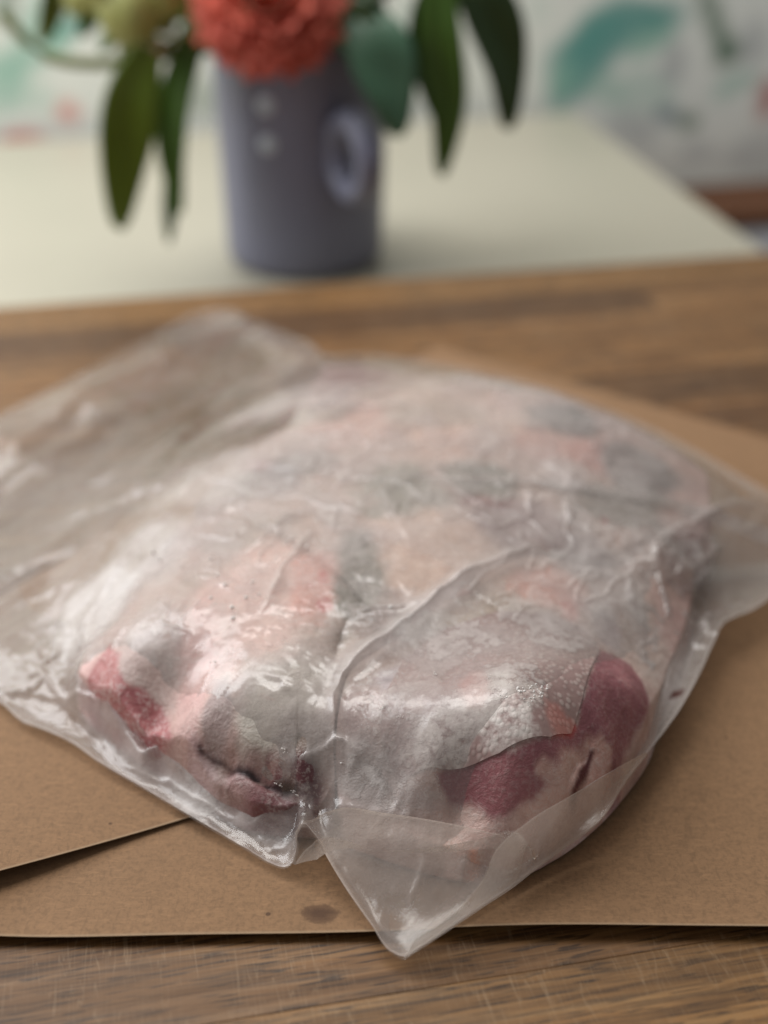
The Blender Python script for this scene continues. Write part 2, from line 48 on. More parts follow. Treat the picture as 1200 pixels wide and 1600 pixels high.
 'FLAP': [[-0.0264,0.2973,0.018],[-0.0248,0.2981,0.0205],[-0.0196,0.2982,0.0235],[-0.0133,0.2993,0.0255],[0.0,0.2979,0.025],[0.0188,0.2941,0.0245],[0.0336,0.2896,0.024],[0.0428,0.2873,0.022],[0.0454,0.2903,0.015],[0.0375,0.2845,0.0105],[0.0219,0.2721,0.009],[0.009,0.2632,0.0064],[0.0057,0.2615,0.0055],[0.0025,0.2629,0.0052],[-0.0037,0.2707,0.008],[-0.0121,0.2825,0.012],[-0.017,0.2905,0.0148],[-0.0196,0.2953,0.0168],[-0.023,0.2949,0.0125],[-0.0274,0.293,0.0092],[-0.0262,0.295,0.0135]],
 'FLAPI': [[-0.0028,0.2888,0.0185],[0.0094,0.2888,0.0185],[0.0187,0.2856,0.0165],[0.0037,0.2785,0.011],[-0.0076,0.2936,0.0215],[0.0243,0.2888,0.021]],
 'FLAPH': [[-0.0076,0.2972,0.0079,0.0071,0.2],[0.0076,0.2961,0.0157,0.0063,0.12],[-0.0152,0.2918,0.0059,0.0039,0.1],[0.0189,0.2911,0.0078,0.0056,0.1],[0.0055,0.2749,0.0116,0.0132,-0.06]],
 'FROST': [[-0.1057,0.4062,0.0169,0.0307,0.9],[-0.1181,0.4051,0.0098,0.0131,0.6],[-0.0919,0.4291,0.0172,0.0238,0.7],[-0.0766,0.3615,0.013,0.0188,0.55],[-0.0605,0.325,0.0083,0.0129,0.8],[-0.0437,0.3225,0.0081,0.0044,0.9],[-0.05,0.3272,0.0033,0.0084,0.8],[-0.0542,0.3198,0.0124,0.0057,0.7],[-0.0316,0.3195,0.008,0.0038,0.6],[-0.0733,0.3436,0.0065,0.0076,0.8],[-0.0078,0.3114,0.008,0.006,0.7],[0.0,0.3272,0.01,0.0162,0.5],[0.021,0.3578,0.0211,0.0146,0.75],[0.0392,0.3283,0.0139,0.0099,0.7],[0.0523,0.3758,0.0154,0.0157,0.8],[0.0764,0.4072,0.0164,0.0265,1.0],[0.0941,0.4139,0.0082,0.0255,1.0],[0.1102,0.4359,0.0125,0.0118,0.8],[0.0857,0.3889,0.0092,0.0124,0.7],[0.0722,0.4321,0.0097,0.0097,0.7],[-0.0398,0.4539,0.0225,0.0207,0.6],[-0.0167,0.4295,0.0119,0.0143,0.6],[0.0039,0.3131,0.0099,0.0091,0.6],[0.0077,0.304,0.0118,0.0053,0.6],[0.0572,0.3613,0.0107,0.0112,0.8],[-0.0086,0.371,0.0108,0.0076,0.5],[-0.0274,0.4051,0.0091,0.0131,0.4],[0.035,0.3797,0.0176,0.0119,0.5],[0.0326,0.3159,0.0155,0.0141,0.85],[0.0191,0.3121,0.0117,0.0122,0.7],[0.0467,0.324,0.0079,0.0098,0.7]],
 'ICE': [[0.0323,0.3272,0.0512,5],[0.0365,0.3185,0.0507,6],[0.0415,0.3212,0.051,9],[0.0447,0.3234,0.0505,7],[0.0468,0.3211,0.0494,9],[0.0493,0.3257,0.0487,6],[0.0432,0.318,0.0498,7],[-0.0108,0.3142,0.0287,6],[-0.0549,0.3489,0.0412,5],[-0.0306,0.3189,0.0297,5],[-0.0279,0.3115,0.0198,3],[-0.0265,0.3104,0.0192,3],[-0.0336,0.3144,0.0203,3],[-0.032,0.3135,0.0203,3],[0.0,0.3243,0.0419,6],[0.0049,0.3202,0.042,5],[0.016,0.3358,0.0459,4],[0.0212,0.3795,0.0463,4],[-0.0297,0.4051,0.0503,4],[0.07,0.4036,0.0418,5],[0.0917,0.4145,0.0376,6],[0.0938,0.4121,0.0364,5],[0.0965,0.4103,0.0347,5],[0.0896,0.4085,0.0373,4],[0.0994,0.4163,0.035,5]],
 'BUB': [[-0.0581,0.3915,0.0469],[-0.0546,0.3843,0.0476],[-0.0587,0.3773,0.047],[-0.051,0.3715,0.047],[-0.0424,0.3779,0.0479],[-0.0501,0.3661,0.0463],[-0.0438,0.4034,0.0487],[-0.0334,0.4108,0.05],[-0.032,0.4057,0.0499],[-0.0349,0.4082,0.0498],[-0.0377,0.3823,0.0484],[-0.0726,0.4054,0.042],[-0.0274,0.4051,0.0503],[-0.0466,0.3761,0.0478],[-0.0452,0.3849,0.0485],[0.0229,0.3785,0.0462],[0.0022,0.3727,0.0462],[0.0856,0.4884,0.0484],[-0.0619,0.4047,0.0452],[-0.0823,0.4151,0.0386],[-0.0858,0.422,0.0376],[-0.0916,0.424,0.0353]],
 'WALL': [[0.5182,0.0477,0.0789,0.0263,0.3,"TEAL",0.8],[0.4796,0.0111,0.0265,0.053,-0.4,"TEAL",0.8],[0.5543,0.0338,0.0332,0.0199,0.4,"SAGE",0.8],[0.5533,-0.0246,0.0407,0.0271,0,"SAGE",0.5],[-0.0581,0.0563,0.0364,0.0243,0.4,"SAGE",0.8],[-0.0982,0.0226,0.0245,0.0367,0.2,"SAGE",0.8],[-0.0021,0.0775,0.0364,0.0146,0.2,"GREEN",0.6],[0.6608,-0.016,0.0274,0.0137,0.3,"SAGE",0.7],[0.499,0.0295,0.0297,0.0594,-0.5,"TEAL",0.85],[0.534,0.0628,0.0589,0.0196,0.0,"TEAL",0.75],[0.4671,-0.0077,0.012,0.0267,-0.2,"SAGE",0.8],[0.6257,0.0566,0.0133,0.0398,0.5,"GREEN",0.9],[0.6484,0.0206,0.0162,0.0175,0.3,"GREEN",0.9],[0.5856,0.0069,0.0148,0.0269,0,"GREY",0.7],[0.5848,-0.0495,0.0178,0.0124,0,"BLUE",0.9],[0.6132,-0.0556,0.0179,0.0124,0.2,"GREEN",0.9],[0.6967,-0.0344,0.0152,0.0208,0,"RED",0.9],[0.5098,-0.0161,0.0269,0.0148,-0.4,"SAGE",0.6],[0.5461,-0.0612,0.0274,0.0151,-0.5,"GREY",0.7],[0.6263,-0.0894,0.028,0.014,0,"GREY",0.6],[0.6938,-0.0895,0.0423,0.0282,0,"GREY",0.6],[0.6761,0.0293,0.0169,0.0304,0,"GREY",0.7],[-0.0874,-0.0401,0.0251,0.0113,0.2,"PINK",0.95],[-0.0407,-0.0145,0.0125,0.0138,0,"PINK",0.9],[-0.0837,0.0848,0.0156,0.0144,0,"GREEN",0.9],[-0.0441,0.0732,0.0133,0.0302,0.3,"SAGE",0.9],[-0.0843,0.0368,0.0244,0.0183,0.5,"SAGE",0.7],[-0.0149,0.0693,0.0243,0.0109,0.3,"TEAL",0.85],[-0.0678,0.0033,0.0186,0.0186,0,"SAGE",0.4],[0.0548,0.0373,0.0186,0.0087,0,"PINK",0.8],[0.0431,-0.0266,0.0191,0.0089,0,"PINK",0.8],[0.0949,-0.0103,0.0254,0.0191,0,"GREEN",0.5],[0.0396,0.0046,0.0188,0.0188,0,"GREEN",0.4],[0.3028,0.043,0.0192,0.0384,0.2,"SAGE",0.3],[0.4351,0.063,0.0155,0.0194,0,"SAGE",0.2]],
}

# ------------------------------------------------------------------ helpers
rng = np.random.default_rng(7); random.seed(7)
def lin(c):
    c = np.asarray(c, float) / 255.0
    return np.where(c <= .04045, c / 12.92, ((c + .055) / 1.055) ** 2.4)
def tag(o, label=None, cat=None, group=None, kind=None):
    for k, v in (('label', label), ('category', cat), ('group', group), ('kind', kind)):
        if v: o[k] = v
    return o
def empty(name, loc=(0, 0, 0), rz=0):
    o = bpy.data.objects.new(name, None); COL.objects.link(o); o.location = loc; o.rotation_euler = (0, 0, rz)
    o.empty_display_size = .02
    return o
def mesh(name, V, Fc, mat=None, parent=None, smooth=True, loc=None):
    me = bpy.data.meshes.new(name)
    V = np.asarray(V, np.float32); 
    if isinstance(Fc, np.ndarray):
        n, k = Fc.shape
        me.vertices.add(len(V)); me.vertices.foreach_set('co', V.ravel())
        me.loops.add(n * k); me.loops.foreach_set('vertex_index', Fc.astype(np.int32).ravel())
        me.polygons.add(n); me.polygons.foreach_set('loop_start', np.arange(0, n * k, k, dtype=np.int32))
        me.update(calc_edges=True); me.validate()
    else:
        me.from_pydata([tuple(map(float, v)) for v in V], [], [tuple(f) for f in Fc]); me.update()
    if smooth: me.polygons.foreach_set('use_smooth', np.ones(len(me.polygons), bool))
    o = bpy.data.objects.new(name, me); COL.objects.link(o)
    if mat: me.materials.append(mat)
    if parent: o.parent = parent
    if loc is not None: o.location = loc
    return o
def fattr(o, name, vals):
    a = o.data.attributes.new(name, 'FLOAT', 'POINT'); a.data.foreach_set('value', np.asarray(vals, np.float32).ravel())
def cattr(o, name, rgb):
    a = o.data.attributes.new(name, 'FLOAT_COLOR', 'POINT')
    q = np.ones((len(rgb), 4), np.float32); q[:, :3] = rgb; a.data.foreach_set('color', q.ravel())
def grid_faces(nu, nv, wrap=False):
    i = np.arange(nu - (0 if wrap else 1)); j = np.arange(nv - 1)
    I, J = np.meshgrid(i, j, indexing='ij'); I2 = (I + 1) % nu
    return np.stack([I * nv + J, I2 * nv + J, I2 * nv + J + 1, I * nv + J + 1], -1).reshape(-1, 4)
_P = rng.permutation(512)
_G = rng.uniform(-1, 1, 512)
def vnoise(x, y):
    xi = np.floor(x).astype(int); yi = np.floor(y).astype(int); fx = x - xi; fy = y - yi
    fx = fx * fx * fx * (fx * (fx * 6 - 15) + 10); fy = fy * fy * fy * (fy * (fy * 6 - 15) + 10)
    def h(a, b): return _G[_P[(_P[a & 511] + b) & 511]]
    return (h(xi, yi) * (1 - fx) + h(xi + 1, yi) * fx) * (1 - fy) + (h(xi, yi + 1) * (1 - fx) + h(xi + 1, yi + 1) * fx) * fy
def fbm(x, y, s, o=4, seed=0, rough=.5):
    r = 0; a = 1; t = 0
    for k in range(o):
        ca, sa = math.cos(.6 * k), math.sin(.6 * k)
        X = (x * ca - y * sa) * s + 17.3 * seed + 5.1 * k; Y = (x * sa + y * ca) * s - 9.7 * seed + 3.3 * k
        r = r + a * vnoise(X, Y); t += a; a *= rough; s *= 2.03
    return r / t
def sstep(a, b, x):
    t = np.clip((x - a) / (b - a), 0, 1); return t * t * (3 - 2 * t)
def spline(pts, n, closed=True):
    P = np.array(pts, float); m = len(P)
    seg = np.linalg.norm(np.roll(P, -1, 0) - P, axis=1) if closed else np.linalg.norm(P[1:] - P[:-1], axis=1)
    cum = np.r_[0, np.cumsum(seg)]; t = np.linspace(0, cum[-1], n, endpoint=not closed)
    k = np.clip(np.searchsorted(cum, t, side='right') - 1, 0, len(seg) - 1); f = ((t - cum[k]) / seg[k])[:, None]
    def g(i): return P[i % m] if closed else P[np.clip(i, 0, m - 1)]
    a, b, c, d = g(k - 1), g(k), g(k + 1), g(k + 2)
    # centripetal-ish tangents, damped so that neighbours of unequal length do not overshoot
    sk = seg[k][:, None]
    def tang(p0, p1, p2): 
        d1 = np.linalg.norm(p1 - p0, axis=1)[:, None] + 1e-9; d2 = np.linalg.norm(p2 - p1, axis=1)[:, None] + 1e-9
        return ((p1 - p0) / d1 * d2 + (p2 - p1) / d2 * d1) / (d1 + d2)
    m1 = tang(a, b, c) * sk; m2 = tang(b, c, d) * sk
    return (2 * f**3 - 3 * f**2 + 1) * b + (f**3 - 2 * f**2 + f) * m1 + (-2 * f**3 + 3 * f**2) * c + (f**3 - f**2) * m2
def pldist(x, y, pl):                      # distance to a polyline and position along it
    P = np.array(pl, float); best = np.full(x.shape, 9.0); tt = np.zeros(x.shape); L = np.linalg.norm(P[1:] - P[:-1], axis=1); cum = np.r_[0, np.cumsum(L)] / L.sum()
    for i in range(len(P) - 1):
        a = P[i]; d = P[i + 1] - a; q = np.clip(((x - a[0]) * d[0] + (y - a[1]) * d[1]) / (d @ d), 0, 1)
        r = np.hypot(x - a[0] - q * d[0], y - a[1] - q * d[1]); m = r < best
        best = np.where(m, r, best); tt = np.where(m, cum[i] + q * (cum[i + 1] - cum[i]), tt)
    return best, tt
def polysd(x, y, poly):                    # signed distance, positive inside
    P = np.array(poly, float); d, _ = pldist(x, y, np.vstack([P, P[:1]])); ins = np.zeros(x.shape, bool)
    j = len(P) - 1
    for i in range(len(P)):
        xi, yi = P[i]; xj, yj = P[j]
        c = ((yi > y) != (yj > y)) & (x < (xj - xi) * (y - yi) / (yj - yi + 1e-15) + xi); ins ^= c; j = i
    return np.where(ins, d, -d)

# ------------------------------------------------------------------ materials
class N:
    def __init__(s, name):
        s.m = bpy.data.materials.new(name); s.m.use_nodes = True; s.t = s.m.node_tree; s.t.nodes.clear()
        s.out = s.t.nodes.new('ShaderNodeOutputMaterial')
    def n(s, typ, **kw):
        nd = s.t.nodes.new('ShaderNode' + typ)
        for k, v in kw.items():
            if k.startswith('_'): setattr(nd, k[1:], v)
            else: s.put(nd.inputs[int(k[1:])] if (k[0] == 'i' and k[1:].isdigit()) else nd.inputs[k.replace('__', ' ')], v)
        return nd
    def put(s, inp, v):
        if hasattr(v, 'is_linked') or isinstance(v, bpy.types.NodeSocket): s.t.links.new(v, inp)
        else: inp.default_value = v
    def coord(s, kind='Object'): return s.n('TexCoord').outputs[kind]
    def map(s, vec, scale=(1, 1, 1), rot=(0, 0, 0), loc=(0, 0, 0)):
        return s.n('Mapping', i0=vec, i1=loc, i2=rot, i3=scale).outputs[0]
    def noise(s, vec, scale, detail=4, rough=.5, dist=0, col=False):
        nd = s.n('TexNoise', Vector=vec, Scale=scale, Detail=detail, Roughness=rough, Distortion=dist); return nd.outputs[1 if col else 0]
    def ramp(s, fac, stops, interp='LINEAR'):
        nd = s.n('ValToRGB', i0=fac); cr = nd.color_ramp; cr.interpolation = interp
        while len(cr.elements) < len(stops): cr.elements.new(.5)
        for e, (p, c) in zip(cr.elements, stops):
            e.position = p; e.color = (c, c, c, 1) if not hasattr(c, '__len__') else (*c[:3], 1)
        return nd.outputs[0]
    def math(s, op, a, b=0.0, c=None, clamp=False):
        nd = s.n('Math', _operation=op, _use_clamp=clamp, i0=a, i1=b)
        if c is not None: s.put(nd.inputs[2], c)
        return nd.outputs[0]
    def mix(s, fac, a, b, mode='MIX'):
        nd = s.n('Mix', _data_type='RGBA', _blend_type=mode)
        for i, v in ((0, fac), (6, a), (7, b)):
            if isinstance(v, tuple) and len(v) == 3: v = (*v, 1)
            s.put(nd.inputs[i], v)
        return nd.outputs[2]
    def attr(s, name, out=2): return s.n('Attribute', _attribute_name=name).outputs[out]
    def bump(s, h, strength=.3, dist=.001, normal=None):
        nd = s.n('Bump', Strength=strength, Distance=dist, Height=h)
        if normal is not None: s.put(nd.inputs['Normal'], normal)
        return nd.outputs[0]
    def principled(s, **kw):
        p = s.n('BsdfPrincipled')
        for k, v in kw.items():
            if isinstance(v, tuple) and len(v) == 3: v = (*v, 1)
            s.put(p.inputs[k.replace('__', ' ')], v)
        s.t.links.new(p.outputs[0], s.out.inputs[0]); return s.m
def L3(*c): return tuple(float(v) for v in lin(c))

def plain(name, col, rough=.5, var=.15, scale=30, bump=0):
    a = N(name); co = a.coord(); nz = a.noise(co, scale, 4)
    c = a.mix(nz, tuple(v * (1 - var) for v in col), tuple(min(1, v * (1 + var)) for v in col))
    kw = dict(Base__Color=c, Roughness=rough)
    if bump: kw['Normal'] = a.bump(a.noise(co, scale * 4, 5), bump, .001)
    return a.principled(**kw)

def mat_wood(name, base, dark, light, seed):
    a = N(name); co = a.coord()
    v = a.map(co, (9, 210, 210), loc=(seed * 3.1, seed * 7.7, 0))
    g1 = a.noise(v, 1.0, 6, .62, .6)
    g2 = a.noise(a.map(co, (26, 620, 620), loc=(seed, seed * 2, 0)), 1.0, 4, .6, .25)
    band = a.noise(a.map(co, (2.6, 60, 60), loc=(seed * 1.7, 0, 0)), 1.0, 3, .5, .4)
    c = a.ramp(g1, [(.34, dark), (.5, base), (.66, light)])
    c = a.mix(a.ramp(band, [(.38, .65), (.58, 0)]), c, tuple(x * .55 for x in base), 'MIX')
    c = a.mix(a.ramp(g2, [(.46, 0), (.62, .65)]), c, tuple(x * .32 for x in dark))
    # dark pores: short strokes along the grain
    po = a.noise(a.map(co, (70, 820, 820), loc=(seed, 0, 0)), 1.0, 2, .5)
    c = a.mix(a.ramp(po, [(.56, 0), (.64, .85)]), c, tuple(x * .30 for x in dark))
    # knife scratches: thin pale lines, crossing the grain at two angles
    for ang, sc, s2 in ((1.05, 62, 1.3), (1.75, 80, 4.1), (.75, 52, 8.3), (1.30, 90, 2.2)):
        q = a.map(co, (sc, sc * .055, 1), rot=(0, 0, ang), loc=(s2, seed, 0))
        nz = a.noise(q, 6.5, 1, .4, .12)
        ln = a.ramp(a.math('ABSOLUTE', a.math('SUBTRACT', nz, .5)), [(.0, 1), (.006, .6), (.013, 0)])
        gate = a.ramp(a.noise(a.map(co, (1, 1, 1), loc=(s2, s2, 0)), 38, 3, .6), [(.46, 0), (.60, .40)])
        c = a.mix(a.math('MULTIPLY', ln, gate), c, tuple(.5 * x + .5 * y_ for x, y_ in zip(light, (.36, .30, .22))))
    blot = a.noise(co, 22, 5, .65)
    c = a.mix(a.ramp(blot, [(.35, .35), (.6, 0)]), c, tuple(x * .6 for x in base))
    h = a.math('ADD', a.math('MULTIPLY', g2, .6), a.math('MULTIPLY', po, -.6))
    return a.principled(Base__Color=c, Roughness=a.ramp(g1, [(.3, .62), (.7, .45)]), Normal=a.bump(h, .35, .0006))

def mat_kraft():
    a = N('kraft_paper'); co = a.coord()
    base = L3(148, 114, 82)
    n1 = a.noise(co, 14, 4, .55); n2 = a.noise(co, 620, 4, .75); n3 = a.noise(a.map(co, (160, 620, 1), rot=(0, 0, .5)), 1.0, 3, .6, 1.2)
    c = a.mix(n1, tuple(v * .86 for v in base), tuple(v * 1.14 for v in base)); n5 = a.noise(co, 210, 4, .65); c = a.mix(a.ramp(n5, [(.36, .30), (.55, 0)]), c, tuple(v * .72 for v in base))
    c = a.mix(a.ramp(n2, [(.36, .62), (.54, 0)]), c, tuple(v * .62 for v in base))
    c = a.mix(a.ramp(n3, [(.54, 0), (.68, .42)]), c, tuple(min(1, v * 1.32) for v in base))
    n4 = a.noise(a.map(co, (620, 160, 1), rot=(0, 0, .9)), 1.0, 3, .6, 1.4)
    c = a.mix(a.ramp(n4, [(.56, 0), (.68, .42)]), c, tuple(v * .62 for v in base))
    vo = a.n('TexVoronoi', Vector=co, Scale=85.0, Randomness=1.0)
    sp = a.ramp(a.math('ADD', vo.outputs['Distance'], a.math('MULTIPLY', n2, .05)), [(.075, .75), (.10, 0)])
    c = a.mix(a.math('MULTIPLY', sp, a.ramp(a.noise(co, 50, 1), [(.56, 0), (.58, 1)])), c, L3(70, 48, 34))
    # grease stain
    st = a.attr('stain'); stn = a.math('ADD', st, a.math('MULTIPLY', a.math('SUBTRACT', a.noise(co, 420, 4, .7), .5), .55))
    c = a.mix(a.ramp(stn, [(.36, 0), (.50, .55), (.95, .85)]), c, L3(74, 48, 32))
    edge = a.attr('edge'); c = a.mix(a.math('MULTIPLY', edge, .40), c, L3(205, 182, 152))
    h = a.math('ADD', a.math('MULTIPLY', n2, .6), a.math('MULTIPLY', n3, .5))
    return a.principled(Base__Color=c, Roughness=.82, Normal=a.bump(h, .28, .0004))

def mat_film(name, grain=1.0):
    """Thin frosted plastic: clear film, milky where frost sits or sheen is painted in, glossy on top."""
    a = N(name); co = a.coord()
    hz = a.attr('haze'); tint = a.attr('tint', 0)
    fine = a.noise(co, 620, 5, .72); mid = a.noise(co, 130, 5, .65, .6); cry = a.noise(co, 1500, 2, .6)
    g = a.math('ADD', a.math('MULTIPLY', a.math('SUBTRACT', fine, .5), .42 * grain), a.math('MULTIPLY', a.math('SUBTRACT', mid, .5), .42 * grain))
    g = a.math('ADD', g, a.math('MULTIPLY', a.math('SUBTRACT', cry, .5), .22 * grain))
    gate = a.math('MULTIPLY', hz, a.math('SUBTRACT', 1.25, hz))
    f = a.math('ADD', hz, a.math('MULTIPLY', g, a.math('MULTIPLY', gate, 1.9)), clamp=True)
    fst = a.attr('frost')                                             # flecks of rime with crisp, branching edges
    fl = a.noise(co, 260, 8, .74, .5); k = a.math('ADD', fl, a.math('MULTIPLY', a.math('SUBTRACT', fst, .5), .34))
    fl = a.math('MULTIPLY', a.ramp(k, [(.50, 0), (.565, 1)]), a.ramp(fst, [(.05, 0), (.35, .62)]))
    f = a.math('MAXIMUM', f, a.math('MULTIPLY', fl, a.math('ADD', .45, a.math('MULTIPLY', fine, .8))), clamp=True)
    tint = a.mix(fl, tint, L3(236, 230, 226))
    h = a.math('ADD', a.math('ADD', a.math('MULTIPLY', mid, 1.0), a.math('MULTIPLY', fine, .28)), a.math('MULTIPLY', fl, .5))
    nb = a.bump(h, .15, .0009)
    nr = a.bump(a.math('ADD', h, a.math('MULTIPLY', cry, .3)), .6, .0009)
    dif = a.n('BsdfDiffuse', Color=tint, Normal=nr); trl = a.n('BsdfTranslucent', Color=tint, Normal=nr)
    milk = a.n('MixShader', i0=.30, i1=dif.outputs[0], i2=trl.outputs[0])
    clr = a.n('BsdfTransparent', Color=(.975, .97, .96, 1))
    body = a.n('MixShader', i0=f, i1=clr.outputs[0], i2=milk.outputs[0])
    rough = a.math('ADD', .08, a.math('MULTIPLY', f, .24))
    gl = a.n('BsdfGlossy', Color=(1, 1, 1, 1), Roughness=rough, Normal=nb)
    lw = a.n('LayerWeight', Blend=.5, Normal=nb).outputs['Facing']         # Schlick, the same from either side of the film
    fr_ = a.math('ADD', .055, a.math('MULTIPLY', a.math('POWER', lw, 5.0), .9))
    top = a.n('MixShader', i0=fr_, i1=body.outputs[0], i2=gl.outputs[0])
    a.t.links.new(top.outputs[0], a.out.inputs[0]); return a.m

def mat_meat():
    a = N('frozen_meat'); co = a.coord(); c = a.attr('col', 0)
    n1 = a.noise(co, 170, 5, .65, .8); n2 = a.noise(co, 700, 4, .7); n3 = a.noise(a.map(co, (70, 380, 70), rot=(0, 0, .5)), 1.0, 4, .6, .8)
    c = a.mix(a.ramp(n1, [(.30, .20), (.52, 0)]), c, (.10, .05, .05), 'MULTIPLY')
    c = a.mix(a.ramp(n3, [(.62, 0), (.70, .28)]), c, L3(214, 170, 160))
    fr_ = a.attr('rime'); sp = a.ramp(a.math('ADD', n2, a.math('MULTIPLY', a.math('SUBTRACT', n1, .5), .6)), [(.48, 0), (.64, 1)])
    c = a.mix(a.math('MULTIPLY', sp, fr_), c, L3(228, 218, 212))
    h = a.math('ADD', n1, a.math('MULTIPLY', n2, .45))
    return a.principled(Base__Color=c, Roughness=.42, Normal=a.bump(h, .6, .0012), Specular__IOR__Level=.5)

def mat_pad():
    a = N('absorbent_pad'); co = a.coord(); f = a.attr('frost')
    vo = a.n('TexVoronoi', Vector=a.map(co, (1, 1, .4)), Scale=470.0, Randomness=.75)
    d = vo.outputs['Distance']
    dots = a.ramp(d, [(.22, 1), (.50, 0)]); n = a.noise(co, 260, 5, .7)
    base = a.mix(n, L3(138, 108, 106), L3(182, 154, 148))
    c = a.mix(a.math('MULTIPLY', dots, a.ramp(f, [(.2, .10), (.75, .5)])), base, L3(232, 220, 212))
    c = a.mix(a.math('MULTIPLY', a.ramp(f, [(.62, 0), (1.0, .85)]), a.ramp(n, [(.35, 0), (.6, 1)])), c, L3(236, 228, 222))
    c = a.mix(a.attr('blush'), c, L3(214, 118, 104))
    return a.principled(Base__Color=c, Roughness=.55, Normal=a.bump(dots, .30, .0005))

M = dict(
    kraft=mat_kraft(), film=mat_film('frosted_film'), film_clear=mat_film('clear_film', .5), meat=mat_meat(), pad=mat_pad(),
    ice=None,
)
a_ = N('ice'); M['ice'] = a_.principled(Base__Color=a_.mix(a_.noise(a_.coord(), 900, 3, .6), L3(222, 214, 208), L3(244, 240, 238)), Roughness=.6, Specular__IOR__Level=.3)

# ------------------------------------------------------------------ cream table, wall, sideboard
TZ = -.032
def box(name, a0, a1, b0, b1, z0, z1, mat, parent=None, bev=.003):
    bm = bmesh.new()
    vs = [bm.verts.new((a, b, z)) for z in (z0, z1) for b in (b0, b1) for a in (a0, a1)]
    for f in ((0, 2, 3, 1), (4, 5, 7, 6), (0, 1, 5, 4), (2, 6, 7, 3), (0, 4, 6, 2), (1, 3, 7, 5)): bm.faces.new([vs[i] for i in f])
    if bev: bmesh.ops.bevel(bm, geom=bm.edges[:], offset=bev, segments=2, affect='EDGES', profile=.6)
    me = bpy.data.meshes.new(name); bm.to_mesh(me); bm.free(); me.materials.append(mat)
    o = bpy.data.objects.new(name, me); COL.objects.link(o)
    if parent: o.parent = parent
    return o
M['cream'] = plain('cream_laminate', L3(182, 177, 160), .38, .05, 8, 0)
M['cream_edge'] = plain('cream_edge', L3(212, 208, 196), .45, .05, 20)
table = empty('cream_table', (0, 0, 0), YAW)
tag(table, 'cream laminate table carrying the wooden board and the grey jug', 'table')
box('table_top', -1.1, .476, .02, 1.335, TZ - .028, TZ, M['cream'], table, .004)
box('apron', -1.02, .40, 1.20, 1.24, TZ - .11, TZ - .0285, M['cream_edge'], table, .002)
for (la, lb) in ((-.98, 1.25), (.38, 1.25)):
    box('leg', la - .03, la + .03, lb - .005, lb + .055, TZ - .74, TZ - .0285, M['cream_edge'], table, .004)

# patterned wall behind the table
NW, NH = 430, 210
wa = np.linspace(-1.7, 2.0, NW); wz = np.linspace(-.80, 1.0, NH); WA, WZ = np.meshgrid(wa, wz, indexing='ij')
wcol = np.tile(lin((238, 241, 234)), (NW, NH, 1)).astype(float)
def motif(a, z, la, lz, ang, col, s=1.0, soft=.6):
    ca, sa = math.cos(ang), math.sin(ang); X = (WA - a) * ca + (WZ - z) * sa; Y = -(WA - a) * sa + (WZ - z) * ca
    X = X + .012 * fbm(WA, WZ, 16, 3, 3); Y = Y + .012 * fbm(WA, WZ, 16, 3, 4) + .35 * X * X / max(la, .01) * .5
    d = np.sqrt((X / la) ** 2 + (Y / lz) ** 2); k = (sstep(1.25, soft, d) * min(1, s * 1.15) * (.75 + .25 * fbm(WA, WZ, 24, 3, 9)))[..., None]
    wcol[:] = wcol * (1 - k) + lin(col) * k
TEAL, SAGE, GREEN, RED, PINK, BLUE, GREY = (92, 158, 150), (146, 194, 176), (40, 92, 56), (178, 70, 62), (226, 130, 118), (74, 108, 124), (180, 184, 184)
PAL = dict(TEAL=TEAL, SAGE=SAGE, GREEN=GREEN, RED=RED, PINK=PINK, BLUE=BLUE, GREY=GREY)
for b in D['WALL']: motif(*b[:5], PAL[b[5]], b[6])
pr = random.Random(5)
for k in range(330):                                                       # the rest of the pattern, beyond what the photograph shows
    a_0 = pr.uniform(-1.7, 2.0); z_0 = pr.uniform(-.8, 1.0)
    if -.16 < a_0 < .76 and -.14 < z_0 < .12: continue
    motif(a_0, z_0, pr.uniform(.015, .04), pr.uniform(.03, .09), pr.uniform(-1.5, 1.5), pr.choice([TEAL, SAGE, GREEN, GREEN, RED, PINK, BLUE, GREY]), pr.uniform(.6, .95))
wn = N('floral_wallpaper'); M['wallpaper'] = wn.principled(Base__Color=wn.attr('col', 0), Roughness=.75, Normal=wn.bump(wn.noise(wn.coord(), 300, 3), .1, .001))
wall = mesh('wall', np.stack([WA, np.full_like(WA, 1.36), WZ], -1).reshape(-1, 3), grid_faces(NW, NH), M['wallpaper']); wall.rotation_euler = (0, 0, YAW)
cattr(wall, 'col', wcol.reshape(-1, 3)); tag(wall, 'white wall papered with loose green, teal and coral flowers', kind='structure')

M['oak_dark'] = mat_wood('oiled_wood', L3(118, 66, 26), L3(84, 44, 16), L3(138, 84, 40), 9)
M['white_paint'] = plain('white_paint', L3(226, 226, 230), .4, .04, 20)
sb = empty('sideboard', (0, 0, 0), YAW); tag(sb, 'low white sideboard with a dark oiled wooden top beside the table', 'sideboard')
box('top', .482, 1.15, 1.238, 1.352, -.134, -.121, M['oak_dark'], sb, .004)
box('carcass', .490, 1.14, 1.256, 1.350, -.78, -.1345, M['white_paint'], sb, .003)
for k in range(2):
    dr = box('door', .50 + k * .32, .81 + k * .32, 1.243, 1.2555, -.74, -.138, M['white_paint'], sb, .003)
    box('knob', .53 + k * .25, .55 + k * .25, 1.226, 1.2425, -.36, -.34, M['oak_dark'], dr, .004)

